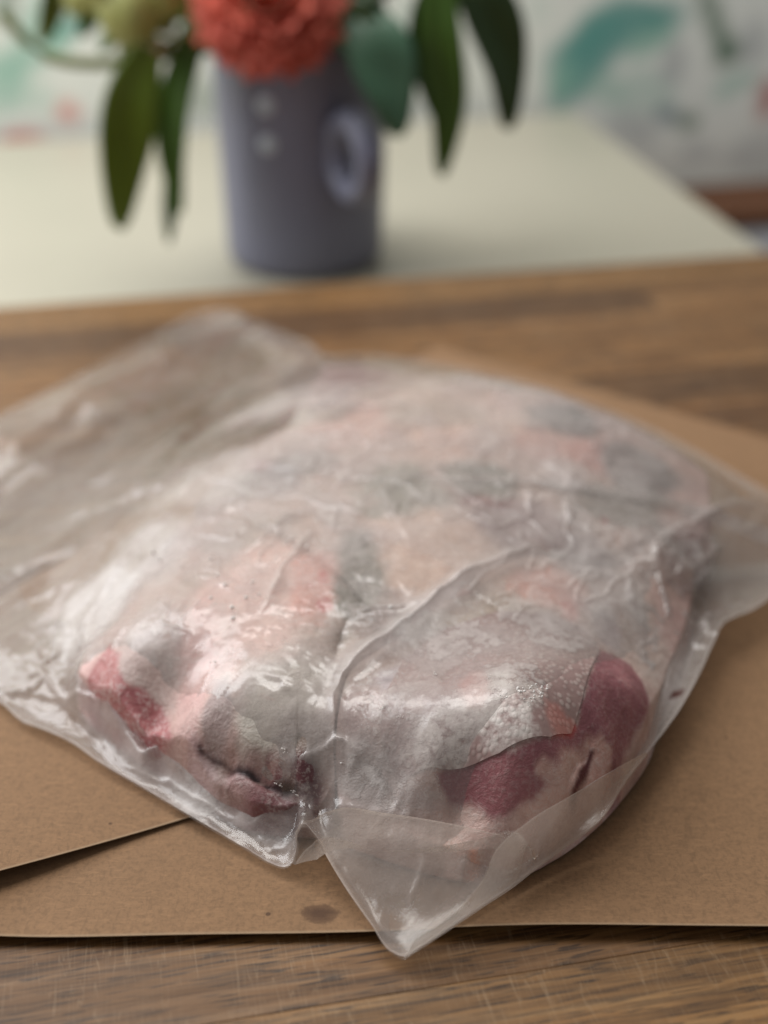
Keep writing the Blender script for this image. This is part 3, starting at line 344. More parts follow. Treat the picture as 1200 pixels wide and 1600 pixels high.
# ------------------------------------------------------------------ wooden board of glued planks
board = empty('wooden_board', (0, 0, 0), YAW)
tag(board, 'scratched brown wooden board of glued planks under the kraft paper', 'board')
PW = .04265
B1 = .802
woods = [mat_wood('plank_wood_%d' % i, L3(*b), L3(*d_), L3(*l_), i * 1.9 + 1) for i, (b, d_, l_) in enumerate([
    ((142, 100, 57), (90, 59, 31), (170, 128, 81)), ((128, 87, 47), (82, 52, 26), (156, 112, 68)), ((148, 106, 59), (96, 65, 34), (176, 135, 85)), ((110, 75, 41), (71, 46, 23), (138, 98, 59)), ((146, 103, 54), (98, 66, 33), (173, 131, 79))])]
wr = random.Random(3)
npl = 18
order = [0, 1, 3, 3, 1, 4, 0, 3, 2, 1, 0, 4, 0, 2, 3, 1, 0, 2]
for i in range(npl):
    b1 = B1 - i * PW; b0 = b1 - PW
    a = -.62; seg = 0
    cuts = sorted([-.62, .62] + ([wr.uniform(-.45, -.25), wr.uniform(.1, .45)] if i % 2 else [wr.uniform(-.3, .3)]))
    if i in (12, 13): cuts = [-.62, .62]
    for c0, c1 in zip(cuts[:-1], cuts[1:]):
        dz = wr.uniform(-.00015, .0000)
        k = order[i % len(order)]; k = (k + seg * 2) % len(woods); seg += 1
        p = box('plank', c0 + .00012, c1 - .00012, b0 + .00003, b1 - .00003, TZ + .0005, dz, woods[k], board, .0003)
        p.data.transform(Matrix.Translation((0, 0, 0)))

# ------------------------------------------------------------------ kraft paper, folded over at the left
A0 = np.array([-.150, .2725]); phi = math.radians(103.8); FD = np.array([math.cos(phi), math.sin(phi)])
D2 = np.array([math.cos(math.radians(27.5)), math.sin(math.radians(27.5))])
ss = np.r_[0, .0003, .0006, .0012, .0025, np.linspace(.005, .50, 170)]
wl = np.linspace(.0, .52, 260); wu = np.linspace(0, .20, 100)
rad = .0068
V = []; EDG = []; STN = []
back_lo = lambda x: .705 - max(0.0, x - .03) * .72 + min(0.0, x - .03) * 1.39
for s in ss:
    row = []
    for t in wu[::-1]:                                  # upper layer, free edge = the sheet's own front edge folded back
        p = A0 + s * FD + t * D2
        lift = .0033 + (2 * rad - .0033) * math.exp(-t / .045) * math.exp(-(s / .045) ** 2) + .0010 * math.sin(38 * t + 20 * s) * math.exp(-t / .2)
        row.append((p[0], min(p[1], back_lo(p[0])), max(lift, .0030)))
    for ang in np.linspace(80, -80, 9):
        al = math.radians(ang); p = A0 + s * FD
        rs = .0014 + (rad - .0014) * math.exp(-(s / .045) ** 2); row.append((p[0] - rs * math.cos(al) * 1.1, min(p[1], back_lo(p[0])), rs + rs * math.sin(al) + .0006))
    for t in wl[1:]:
        q = A0 + s * FD + t * np.array([1.0, 0.0])
        x, y = q
        rise = .0009 + .0065 * math.exp(-t / .020) * math.exp(-(s / .05) ** 2)
        wob = .0010 * max(0, math.sin(9 * x + 1.0)) * 1.6 * math.exp(-s / .05) + .0007 * math.sin(31 * x + 13 * y) ** 2
        y += .0007 * math.sin(23 * x) * math.exp(-s / .02) - .0015 * math.exp(-s / .03) * math.exp(-((x + .10) / .05) ** 2) 
        wob += .0007 * (1 + math.sin(17 * x + 9 * y) * math.sin(23 * y - 6 * x)) + .0016 * math.exp(-s / .012) * math.sin(14 * x + .6) ** 2 * (1 if x > .02 else .5)
        yb = back_lo(x); y = min(y, yb)
        row.append((x, y, rise + wob))
    V.append(row)
V = np.array(V); nu, nv = V.shape[:2]
paper = mesh('kraft_paper', V.reshape(-1, 3), grid_faces(nu, nv)[:, ::-1].copy(), M['kraft'])
vv = V.reshape(-1, 3)
ed = np.zeros((nu, nv)); ed[0] = 1; ed[1] = .9; ed[2] = .4; ed[:, 0] = 1; ed[:, -1] = 1
fattr(paper, 'edge', ed.ravel())
is_lo = np.zeros((nu, nv)); is_lo[:, 109:] = 1
fattr(paper, 'stain', is_lo.ravel() * np.exp(-((vv[:, 0] + .0188) / .0058) ** 2 - ((vv[:, 1] - .2795) / .0036) ** 2) * 1.15)
tag(paper, 'sheet of brown kraft paper with its left side folded over, under the bag', 'paper')
md = paper.modifiers.new('thickness', 'SOLIDIFY'); md.thickness = .00015; md.offset = -1

# ------------------------------------------------------------------ the bag: one height field shapes film, meat and pad
CP = np.array(D['CP'])
def rbf_fit(P):
    n = len(P); S = .1; r2 = ((P[:, None, :2] - P[None, :, :2]) ** 2).sum(-1) / S ** 2
    K = .5 * r2 * np.log(r2 + 1e-12) + np.eye(n) * 4e-4
    A = np.zeros((n + 3, n + 3)); A[:n, :n] = K; A[:n, n] = 1; A[:n, n + 1:] = P[:, :2] / S; A[n:, :n] = A[:n, n:].T
    return np.linalg.solve(A, np.r_[P[:, 2], 0, 0, 0])
RW = rbf_fit(CP)
def Fbase(x, y):
    S = .1; o = RW[-3] + RW[-2] * x / S + RW[-1] * y / S
    for i, (a, b, c) in enumerate(CP):
        r2 = ((x - a) ** 2 + (y - b) ** 2) / S ** 2; o = o + RW[i] * .5 * r2 * np.log(r2 + 1e-12)
    return np.maximum(o, .0022)
POLY = D['POLY']
MEAT = np.vstack([POLY['meat_l'], POLY['meat_r'], POLY['meat_b']])
def meat_mask(x, y):                                      # ~1 over meat, 0 over empty film
    m = np.full(x.shape, -1.0)
    for k in ('meat_l', 'meat_r', 'meat_b'): m = np.maximum(m, polysd(x, y, POLY[k]))
    return m
def features(x, y, which='all'):
    z = np.zeros(x.shape); hz = np.zeros(x.shape)
    for pl, h, wd, sh, ha in D['FEAT']:
        if which == 'neg' and h > 0: continue
        P = np.array(pl); pad = 8 * wd + .003
        m = (x > P[:, 0].min() - pad) & (x < P[:, 0].max() + pad) & (y > P[:, 1].min() - pad) & (y < P[:, 1].max() + pad)
        if not m.any(): continue
        xs = x[m] + .0011 * fbm(x[m], y[m], 90, 2, 31); ys = y[m] + .0011 * fbm(x[m], y[m], 90, 2, 32)
        d, t = pldist(xs, ys, P)
        tp = np.sqrt(np.clip(np.sin(np.pi * np.clip(t * .94 + .03, 0, 1)), 0, 1)) * (.8 + .35 * fbm(t * 9, t * 0 + 3.0, 1.0, 2, 5))
        pr_ = np.exp(-d / wd) if sh else np.exp(-(d / wd) ** 2)
        z[m] += h * (1.35 if sh and h > 0 else 1) * pr_ * tp; hz[m] += ha * np.exp(-(d / (wd * (1.7 if h > .0029 else 1.1))) ** 2) * tp
    return z, hz
def patch(x, y, b, seed, edge=.55):
    bx, by, rx, ry = b[:4]
    g = np.exp(-(((x - bx) / rx) ** 2 + ((y - by) / ry) ** 2) * .8)
    out = np.zeros(x.shape); m = g > .015; xm, ym, gm = x[m], y[m], g[m]
    if m.any(): out[m] = sstep(.28, .72, gm + (edge * .55 * fbm(xm, ym, 75, 4, seed) + edge * .22 * fbm(xm, ym, 320, 3, seed + 3)) * sstep(.015, .2, gm))
    return out

def surface(x, y):
    mm = meat_mask(x, y); on_m = sstep(-.008, .010, mm)
    f = Fbase(x, y)
    f = f + .0010 * fbm(x, y, 26, 3, 11) * on_m + .0003 * fbm(x, y, 110, 3, 12) * on_m
    return f, on_m, mm

# --- film, star-shaped sheet round a centre
NC = 1400; NR = 310
rim = spline(D['RIM'], NC)
cx, cy = -.03, .45
tr = np.linspace(0, 1, NR + 1)[1:] ** .80
tr[-1] = 1.0
ang_x = rim[:, 0] - cx; ang_y = rim[:, 1] - cy
FX = cx + ang_x[:, None] * tr[None]; FY = cy + ang_y[:, None] * tr[None]
x = FX.ravel(); y = FY.ravel()
f, on_m, mm = surface(x, y); fz, fh = features(x, y)
rimw = np.tile(tr[None], (NC, 1)).ravel()
# pull the last centimetre to the measured rim height
rimz = np.repeat(rim[:, 2], NR); rl = np.repeat(np.hypot(ang_x, ang_y), NR); drim = (1 - rimw) * rl
kk = np.exp(-(drim / .014) ** 2)
f = f * (1 - kk) + rimz * kk
fz *= (1 - .8 * np.exp(-(drim / .005) ** 2))
# crumpled empties: loose film gets sharper, longer wrinkles than film pressed on meat
def ridged(x, y, s, seed): return 1 - np.abs(fbm(x, y, s, 3, seed)) * 2.4
ca, sa = math.cos(math.radians(57)), math.sin(math.radians(57))
u1 = x * ca + y * sa; v1 = -x * sa + y * ca
loose = (1 - on_m)
f = f + loose * (.0016 * np.clip(ridged(u1 * .35, v1, 42, 21), 0, 1) - .0008) * sstep(.0, .012, drim)
def near(px, py, r): return np.exp(-(((x - px) ** 2 + (y - py) ** 2) / r ** 2))
crump = 1.7 * near(.108, .412, .020) + near(-.116, .385, .018) + .45 * near(-.03, .315, .02)
f = f + crump * (.0020 * np.clip(ridged(x, y, 95, 23), 0, 1) - .0010) + crump * .0006 * fbm(x, y, 260, 3, 24)
f = f + on_m * .00025 * np.clip(ridged(x, y, 60, 27), 0, 1) + on_m * .00018 * fbm(x, y, 240, 3, 28)
crk = np.maximum(np.clip(ridged(u1 * .5, v1, 55, 91), 0, 1) ** 12, np.clip(ridged(u1, v1 * .45, 48, 92), 0, 1) ** 14) * sstep(-.05, .25, fbm(x, y, 22, 3, 93))
fz = fz + .00075 * crk * (.35 + .65 * on_m)                              # fine sharp crinkles, in patches
z = np.maximum(f + fz + .0005, .0034)
z = np.where(loose > .5, np.maximum(z, .0042), z)
V = np.stack([x, y, z], -1)
V = np.vstack([V, [[cx, cy, z.reshape(NC, NR)[:, 0].mean()]]])
q = grid_faces(NC, NR, True)
tri_c = len(V) - 1

pat = sstep(-.10, .12, fbm(x, y, 40, 5, 45)) - .5                       # frost patches with edges of their own
haze = .345 - .05 * sstep(.40, .50, y) + .22 * fbm(x, y, 18, 4, 41) + .17 * pat + .12 * fbm(x, y, 95, 4, 42) + .05 * fbm(x, y, 300, 3, 43)
flange = .27 - .13 * sstep(.42, .56, y) + .09 * fbm(u1 * .4, v1, 40, 4, 44)
haze = haze * on_m + flange * (1 - on_m)
for i, b in enumerate(D['HBLOB']): haze += b[4] * patch(x, y, b, 60 + i, .5)  # left-side blobs also paint the pale sheen beside the sleeve as haze
def soften(name, wd=.0016, seed=1, amp=.0022):
    sd = polysd(x, y, POLY[name]) + amp * fbm(x, y, 150, 4, seed); return sstep(-wd, wd, sd)
for nm, tgt in (('red_right', .13), ('fat_right', .15), ('red_left', .07), ('clear_left', .10)):
    k = soften(nm, .0007 if 'red' in nm else .002, 7, .0006 if nm == 'red_right' else .0016); haze = haze * (1 - k) + tgt * k
kp = soften('pad_clear', .006, 13, .004); haze = haze * (1 - .72 * kp)
ks = soften('slit', .0008, 17, .0005); haze = haze * (1 - ks) + .05 * ks
haze = haze + (fh + .16 * crk) * (1 - ks)  # creases whitened; the front-left one's glint is painted into the haze
seal = (1 - on_m) * sstep(.44, .40, y) * np.exp(-((drim - .0065) / .0016) ** 2); haze = haze + .16 * seal
haze = haze * (1 - np.exp(-(drim / .0007) ** 2)) + .62 * np.exp(-(drim / .0007) ** 2)
haze = np.clip(haze, .04, .93)
frost_f = np.zeros(len(x))
for i, b in enumerate(D['FROST']): frost_f = np.maximum(frost_f, b[4] * patch(x, y, b, 400 + i, .6))
frost_f = np.maximum(frost_f, on_m * .33 * sstep(.05, .35, fbm(x, y, 45, 4, 47)))
for nm in ('red_right', 'fat_right'): frost_f *= 1 - soften(nm, .0012, 7, .0006)
tint = np.tile(lin((224, 212, 209)), (len(x), 1))
wm = (.5 + .5 * fbm(x, y, 34, 3, 51))[:, None]; tint = tint * (1 - .35 * wm) + lin((214, 210, 202)) * .35 * wm
kb = soften('blood', .0008, 9, .0010)[:, None]; tint = tint * (1 - kb) + lin((96, 30, 26)) * kb; haze = np.maximum(haze, kb[:, 0] * .75)

bag = empty('plastic_bag', (0, 0, 0))
tag(bag, 'frosty clear plastic vacuum bag filled with frozen meat, lying on kraft paper', 'bag')
fo = mesh('film', V, q[:, ::-1].copy(), M['film'], bag)
bm = bmesh.new(); bm.from_mesh(fo.data); bm.verts.ensure_lookup_table()
cv = bm.verts[tri_c]
for i in range(NC): bm.faces.new((cv, bm.verts[i * NR], bm.verts[((i + 1) % NC) * NR])).smooth = True
bm.to_mesh(fo.data); bm.free()
fattr(fo, 'frost', np.r_[frost_f, 0]); fattr(fo, 'haze', np.r_[haze, .5]); cattr(fo, 'tint', np.vstack([tint, [[.6, .6, .55]]]))

# --- underside of the bag, from the rim in under the meat
NB = 40; tb = np.linspace(.55, 1, NB); ri = spline(D['RIM'], 700)
bx = cx + (ri[:, 0] - cx)[:, None] * tb; by = cy + (ri[:, 1] - cy)[:, None] * tb
dr = (1 - tb)[None] * np.hypot(ri[:, 0] - cx, ri[:, 1] - cy)[:, None]
bz = .0036 + (ri[:, 2] - .0040)[:, None] * np.exp(-(dr / .026) ** 1.5)
bo = mesh('underside', np.stack([bx, by, bz], -1).reshape(-1, 3), grid_faces(700, NB, True), M['film_clear'], bag)
fattr(bo, 'haze', (.19 - .11 * sstep(.42, .52, by)).ravel()); cattr(bo, 'tint', np.tile(lin((222, 212, 202)), (700 * NB, 1)))

# --- right side edge folded over on itself, down to the front corner
so = spline(D['STRIP']['o'], 260, False); si = spline(D['STRIP']['i'], 260, False); nx = 26; tx = np.linspace(0, 1, nx)
SV = so[:, None] * (1 - tx[None, :, None]) + si[:, None] * tx[None, :, None]
env = np.sin(np.pi * np.linspace(0, 1, 260)) ** .5
SV[..., 2] += (.0024 * np.sin(np.pi * tx) ** .7)[None] * env[:, None]
SV[..., 2] += .0007 * fbm(SV[..., 0], SV[..., 1], 70, 3, 71)
sx_, sy_ = SV[..., 0].ravel(), SV[..., 1].ravel(); s0, _, _ = surface(sx_, sy_); s1, _ = features(sx_, sy_)
SV[..., 2] = np.maximum(SV[..., 2], ((s0 + np.maximum(s1, 0)) .reshape(260, nx)) * tx[None] ** .3 + .0016)
ho = mesh('folded_edge', SV.reshape(-1, 3), grid_faces(260, nx), M['film'], bag)
hh = .40 + .12 * fbm(SV[..., 0], SV[..., 1], 60, 3, 72); hh[:, -1] = .8; hh[:, -2] = .6; hh[:, 0] = .7; hh[:, 1] = .5
fattr(ho, 'haze', np.clip(hh.ravel(), .1, .9)); cattr(ho, 'tint', np.tile(lin((226, 216, 208)), (260 * nx, 1)))

# --- corner flap: the loose front corner, its upper edge standing up before the meat
FP = np.array(D['FLAP']); fr_pts = spline(FP, 420); FI = np.array(D['FLAPI']); fc0 = FI[0]
Pk = np.vstack([fr_pts[::10], FI]); n = len(Pk); r2 = ((Pk[:, None, :2] - Pk[None, :, :2]) ** 2).sum(-1) / .01; Kk = .5 * r2 * np.log(r2 + 1e-12) + np.eye(n) * 1e-4
Ak = np.zeros((n + 3, n + 3)); Ak[:n, :n] = Kk; Ak[:n, n] = 1; Ak[:n, n + 1:] = Pk[:, :2] / .1; Ak[n:, :n] = Ak[:n, n:].T; wk = np.linalg.solve(Ak, np.r_[Pk[:, 2], 0, 0, 0])
nr = 90; t = np.linspace(0, 1, nr); X = fc0[0] + (fr_pts[:, 0] - fc0[0])[:, None] * t; Y = fc0[1] + (fr_pts[:, 1] - fc0[1])[:, None] * t
Z = wk[-3] + wk[-2] * X / .1 + wk[-1] * Y / .1
for i in range(n):
    r2 = ((X - Pk[i, 0]) ** 2 + (Y - Pk[i, 1]) ** 2) / .01; Z = Z + wk[i] * .5 * r2 * np.log(r2 + 1e-12)
dist = (1 - t)[None] * np.hypot(fr_pts[:, 0] - fc0[0], fr_pts[:, 1] - fc0[1])[:, None]
Z += .0006 * fbm(X, Y, 60, 3, 81) * sstep(0, .006, dist)
b0_, _, _ = surface(X.ravel(), Y.ravel()); b1_, _ = features(X.ravel(), Y.ravel())
low = (b0_ + b1_).reshape(X.shape) + .0014
Z = np.maximum(Z, np.minimum(low, Z + .004))
co_ = mesh('corner_flap', np.stack([X, Y, Z], -1).reshape(-1, 3), grid_faces(420, nr, True)[:, ::-1].copy(), M['film'], bag)
hz_ = .20 + .10 * fbm(X, Y, 50, 4, 82) + .06 * fbm(X, Y, 200, 3, 83)
for b in D['FLAPH']: hz_ += b[4] * patch(X.ravel(), Y.ravel(), b, 84, .6).reshape(X.shape)
hz_ = hz_ + .5 * np.exp(-(dist / .0006) ** 2)
fattr(co_, 'haze', np.clip(hz_, .06, .9).ravel()); cattr(co_, 'tint', np.tile(lin((228, 212, 200)), (X.size, 1)))

# --- frozen meat, three pieces
def meat_piece(name, poly, label, seed):
    P = np.array(poly); P3 = spline(np.c_[P, np.zeros(len(P))], 420)[:, :2]; c0 = P3.mean(0)
    nr = 150; t = np.linspace(0, 1, nr + 1)[1:]; X = c0[0] + (P3[:, 0] - c0[0])[:, None] * t; Y = c0[1] + (P3[:, 1] - c0[1])[:, None] * t
    x, y = X.ravel(), Y.ravel(); f, om, _ = surface(x, y); fz, _ = features(x, y, 'neg')
    sd = np.maximum(polysd(x, y, P3[::3]), 0)
    so_ = np.maximum(polysd(x, y, POLY['meat_all']), 0)
    q = np.clip(so_ / .020, 0, 1); dome = .0048 + .056 * np.sqrt(np.clip(1 - (1 - q) ** 2, 0, 1))
    seam = .0014 * np.exp(-(sd / .0022) ** 2) * sstep(.002, .008, so_)
    gap = .0006 + .0004 * (1 + fbm(x, y, 55, 3, seed)) + .0003 * fbm(x, y, 220, 3, seed + 1)
    z = np.maximum(np.minimum(f + fz - gap - seam, dome), .0045)
    col = np.tile(lin((172, 142, 136)), (len(x), 1)).astype(float)
    big = (.5 + .9 * fbm(x, y, 30, 4, seed + 2)); big = np.clip(big, 0, 1)[:, None]
    col = col * (1 - .5 * big) + lin((208, 178, 168)) * .5 * big
    sm = np.clip(.4 + 1.2 * fbm(x, y, 85, 4, seed + 3), 0, 1)[:, None]; col = col * (1 - .30 * sm) + lin((140, 108, 106)) * .30 * sm
    for i, b in enumerate(D['MBLOB']):
        k = (b[5] * patch(x, y, b, 100 + i, .55))[:, None]; col = col * (1 - k) + lin(b[4]) * k
    col = np.clip(col * 1.25, 0, .85); gy = col.mean(1, keepdims=True); col = gy + (col - gy) * 1.02
    rime = np.clip(.30 + .5 * fbm(x, y, 60, 4, seed + 5), 0, .8)
    def soft(nm, wd, sdn, amp): return sstep(-wd, wd, polysd(x, y, POLY[nm]) + amp * fbm(x, y, 170, 4, sdn))
    for nm, wd, amp, c1, c2, rm in (('fat_right', .0022, .0030, (226, 194, 184), (200, 156, 148), .3), ('red_right', .0010, .0010, (160, 102, 106), (140, 84, 92), .12), ('fat_in', .0013, .0015, (224, 188, 176), (204, 158, 148), .3), ('fat_slit', .0007, .0005, (96, 34, 36), (76, 26, 30), .0), ('red_left', .0012, .0016, (194, 126, 124), (166, 96, 98), .5), ('clear_left', .002, .003, (150, 108, 108), (120, 84, 86), .3), ('slit', .0008, .0006, (52, 34, 36), (36, 24, 26), 0)):  # slit: deep shade of the fold painted dark on the meat
        k = soft(nm, wd, 7, amp)[:, None]; v = np.clip(.5 + 1.1 * fbm(x, y, 90, 4, 77), 0, 1)[:, None]
        cc = lin(c1) * v + lin(c2) * (1 - v); col = col * (1 - k) + cc * k; rime = rime * (1 - k[:, 0]) + rm * k[:, 0]
    n = 420
    Vt = np.stack([x, y, z], -1); low = np.stack([P3[:, 0], P3[:, 1], np.full(n, .0042)], -1)
    Vt = np.vstack([Vt, low, [[*c0, z.reshape(n, nr)[:, 0].mean()]], [[*c0, .0042]]])
    fq = grid_faces(n, nr, True); i = np.arange(n); j = (i + 1) % n; L0 = n * nr
    fq = np.vstack([fq, np.stack([i * nr + nr - 1, j * nr + nr - 1, L0 + j, L0 + i], -1)])
    o = mesh(name, Vt, fq[:, ::-1].copy(), M['meat'])
    b_ = bmesh.new(); b_.from_mesh(o.data); b_.verts.ensure_lookup_table()
    for i in range(n):
        j = (i + 1) % n; b_.faces.new((b_.verts[i * nr], b_.verts[j * nr], b_.verts[L0 + n])).smooth = True
        b_.faces.new((b_.verts[L0 + j], b_.verts[L0 + i], b_.verts[L0 + n + 1]))
    b_.to_mesh(o.data); b_.free()
    cattr(o, 'col', np.vstack([col, np.tile([[.3, .2, .18]], (n + 2, 1))])); fattr(o, 'rime', np.r_[rime, np.full(n + 2, .3)])
    tag(o, label, 'meat', 'frozen meat pieces inside the bag'); return o
meat_piece('meat_piece', POLY['meat_l'], 'frosted frozen meat piece at the left front with a small red patch at its tip', 210)
meat_piece('meat_piece', POLY['meat_r'], 'frozen meat piece at the right front with bare dark red flesh and white fat', 230)
meat_piece('meat_piece', POLY['meat_b'], 'largest frozen meat piece at the back of the bag, hazy with frost', 250)

# --- absorbent pad lying on the right piece, under the film
P = np.array(POLY['pad']); c0 = P.mean(0)
PP = []
for k in range(len(P)):                                   # straight cut edges: sample without rounding
    PP += [P[k] + (P[(k + 1) % len(P)] - P[k]) * q for q in np.linspace(0, 1, 24, endpoint=False)]
PP = np.array(PP); n = len(PP); nr = 120; t = np.linspace(0, 1, nr + 1)[1:]
X = c0[0] + (PP[:, 0] - c0[0])[:, None] * t; Y = c0[1] + (PP[:, 1] - c0[1])[:, None] * t; x, y = X.ravel(), Y.ravel()
f, _, _ = surface(x, y); fz, _ = features(x, y, 'neg')
z = f + fz - .0003
pad_ = mesh('absorbent_pad', np.vstack([np.stack([x, y, z], -1), [[*c0, z.reshape(n, nr)[:, 0].mean()]]]), grid_faces(n, nr, True), M['pad'])
b_ = bmesh.new(); b_.from_mesh(pad_.data); b_.verts.ensure_lookup_table()
for i in range(n): b_.faces.new((b_.verts[i * nr], b_.verts[((i + 1) % n) * nr], b_.verts[n * nr])).smooth = True
b_.to_mesh(pad_.data); b_.free()
def blobv(u): return np.exp(-(((x - u[0]) / u[2]) ** 2 + ((y - u[1]) / u[3]) ** 2))
frost = .45 + .35 * fbm(x, y, 60, 4, 301)
for b in D['HBLOB'][8:11]: frost += .55 * patch(x, y, b, 310, .5)
blush = np.zeros(len(x))
for b in D['MBLOB']:
    if b[4][0] - b[4][1] > 70 and b[4][0] > 200: blush = np.maximum(blush, .40 * patch(x, y, b, 320, .5))
fattr(pad_, 'frost', np.r_[np.clip(frost, 0, 1), .5]); fattr(pad_, 'blush', np.r_[blush, 0])
tag(pad_, 'thin dimpled white absorbent pad over the right front meat piece', 'pad')

# --- ice: small crystals and bubbles between film and meat
bm = bmesh.new(); r_ = random.Random(11)
for px, py, pz, rr in D['ICE']:
    for k in range(8):
        s = rr * .00005 * r_.uniform(.5, 1.3); o_ = Vector((r_.gauss(0, rr * .00011), r_.gauss(0, rr * .00014), r_.uniform(0, .0007)))
        m_ = Matrix.Translation(Vector((px, py, pz + .0012)) + o_) @ Matrix.Rotation(r_.uniform(0, 6.28), 4, Vector((r_.random(), r_.random(), r_.random() + .1)).normalized()) @ Matrix.Diagonal((s, s * r_.uniform(.6, 1.5), s * r_.uniform(.5, 1), 1))
        bmesh.ops.create_icosphere(bm, subdivisions=1, radius=1, matrix=m_)
for px, py, pz in D['BUB']:
    s = r_.uniform(.0004, .0008); bmesh.ops.create_icosphere(bm, subdivisions=2, radius=s, matrix=Matrix.Translation((px, py, pz + .0016)))
for f_ in bm.faces: f_.smooth = True
me = bpy.data.meshes.new('ice_crystals'); bm.to_mesh(me); bm.free(); me.materials.append(M['ice'])
ice = bpy.data.objects.new('ice_crystals', me); COL.objects.link(ice); tag(ice, 'tiny white ice crystals stuck under the bag film', 'ice', kind='stuff')

# ------------------------------------------------------------------ jug with flowers
JC = fr(0, 0); jx, jy = -.0585, .957
jug = empty('jug', (jx, jy, TZ)); tag(jug, 'slate grey glazed ceramic jug with a ring handle holding flowers', 'jug')
gl = N('grey_glaze'); M['glaze'] = gl.principled(Base__Color=gl.mix(gl.noise(gl.coord(), 14, 4, .6), L3(108, 110, 130), L3(128, 130, 150)), Roughness=.42, Coat__Weight=.12, Coat__Roughness=.07, Normal=gl.bump(gl.noise(gl.coord(), 60, 3), .08, .001))
prof = [(.001, .0), (.050, .0), (.0548, .0025), (.0572, .0075), (.0578, .02), (.0588, .06), (.0602, .11), (.0612, .150), (.0618, .165), (.0606, .1675), (.0592, .166), (.0585, .15), (.0572, .08), (.0545, .012), (.001, .010)]
n = 72; Vj = [(r * math.cos(2 * math.pi * i / n), r * math.sin(2 * math.pi * i / n), h) for i in range(n) for r, h in prof]
mesh('body', Vj, grid_faces(n, len(prof), True), M['glaze'], jug)
az = math.radians(-62); rd = Vector((math.cos(az), math.sin(az), 0)); hc = rd * .0815 + Vector((0, 0, .093))
Vh = []; nh, nt = 48, 14
for i in range(nh):
    th = 2 * math.pi * i / nh; cdir = rd * math.cos(th) + Vector((0, 0, math.sin(th))); side = rd.cross(Vector((0, 0, 1)))
    for j in range(nt):
        ps = 2 * math.pi * j / nt; p = hc + cdir * (.0235 + .0080 * math.cos(ps)) + side * .0100 * math.sin(ps); Vh.append(p)
I = np.arange(nh); J = np.arange(nt); II, JJ = np.meshgrid(I, J, indexing='ij')
fh_ = np.stack([II * nt + JJ, ((II + 1) % nh) * nt + JJ, ((II + 1) % nh) * nt + (JJ + 1) % nt, II * nt + (JJ + 1) % nt], -1).reshape(-1, 4)
mesh('handle', Vh, fh_, M['glaze'], jug)
M['dot'] = plain('highlight_paint', L3(186, 196, 210), .25, .05, 60)
for zz in (.1235, .0975):                                  # two pale raised spots, painted highlights added on the glaze
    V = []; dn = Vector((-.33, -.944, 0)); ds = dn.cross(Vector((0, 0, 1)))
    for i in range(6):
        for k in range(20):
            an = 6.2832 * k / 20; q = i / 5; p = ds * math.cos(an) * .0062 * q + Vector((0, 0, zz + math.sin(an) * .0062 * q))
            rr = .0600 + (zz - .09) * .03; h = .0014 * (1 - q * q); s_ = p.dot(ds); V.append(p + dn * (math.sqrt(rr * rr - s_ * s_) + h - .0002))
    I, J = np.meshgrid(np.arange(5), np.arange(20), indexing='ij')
    mesh('painted_highlight', V, np.stack([I * 20 + J, I * 20 + (J + 1) % 20, (I + 1) * 20 + (J + 1) % 20, (I + 1) * 20 + J], -1).reshape(-1, 4), M['dot'], jug)

def tube(name, pts, r0, r1, mat, parent, k=8):
    P = spline(np.array(pts, float), 24, False); V = []; m = len(P)
    for i in range(m):
        d = Vector(P[min(i + 1, m - 1)] - P[max(i - 1, 0)]).normalized(); a = d.orthogonal().normalized(); b = d.cross(a); r = r0 + (r1 - r0) * i / (m - 1)
        for j in range(k): V.append(Vector(P[i]) + a * r * math.cos(6.2832 * j / k) + b * r * math.sin(6.2832 * j / k))
    I, J = np.meshgrid(np.arange(m - 1), np.arange(k), indexing='ij')
    return mesh(name, V, np.stack([I * k + J, I * k + (J + 1) % k, (I + 1) * k + (J + 1) % k, (I + 1) * k + J], -1).reshape(-1, 4), mat, parent)
def leaf(pts, width, mat, parent, face=(0, -1, .3), name='leaf', fold=.25):
    """A leaf along a curve: pointed blade with a raised midrib and slight wave, real thickness by solidify."""
    P = spline(np.array(pts, float), 26, False); V = []; nx = 9; m = len(P); fc = Vector(face).normalized()
    for i in range(m):
        t = i / (m - 1); d = Vector(P[min(i + 1, m - 1)] - P[max(i - 1, 0)]).normalized(); s = d.cross(fc).normalized(); up = s.cross(d).normalized()
        wv = width * .5 * (math.sin(math.pi * min(1, t ** .72 * .985 + .01)) ** .85) + .0008
        for j in range(nx):
            q = j / (nx - 1) * 2 - 1
            V.append(Vector(P[i]) + s * wv * q + up * (fold * wv * abs(q) + .0016 * math.sin(9 * t + 2 * q)))
    o = mesh(name, V, grid_faces(m, nx), mat, parent); sd = o.modifiers.new('thickness', 'SOLIDIFY'); sd.thickness = .0005
    return o
def leafmat(name, c, c2, rough=.42):
    a = N(name); co = a.coord(); nz = a.noise(co, 60, 4); col = a.mix(nz, c, c2)
    d = a.n('BsdfPrincipled', Base__Color=col, Roughness=rough); t = a.n('BsdfTranslucent', Color=a.mix(.5, col, L3(150, 170, 40)))
    m_ = a.n('MixShader', i0=.22, i1=d.outputs[0], i2=t.outputs[0]); a.t.links.new(m_.outputs[0], a.out.inputs[0]); return a.m
M['leaf_a'] = leafmat('bright_leaf', L3(84, 104, 18), L3(100, 122, 30)); M['leaf_b'] = leafmat('green_leaf', L3(58, 92, 26), L3(74, 106, 34))
M['leaf_c'] = leafmat('dark_leaf', L3(46, 70, 38), L3(60, 86, 48)); M['leaf_d'] = leafmat('blue_green_leaf', L3(72, 112, 88), L3(88, 126, 100)); M['stem'] = leafmat('stem', L3(104, 112, 48), L3(122, 128, 60))
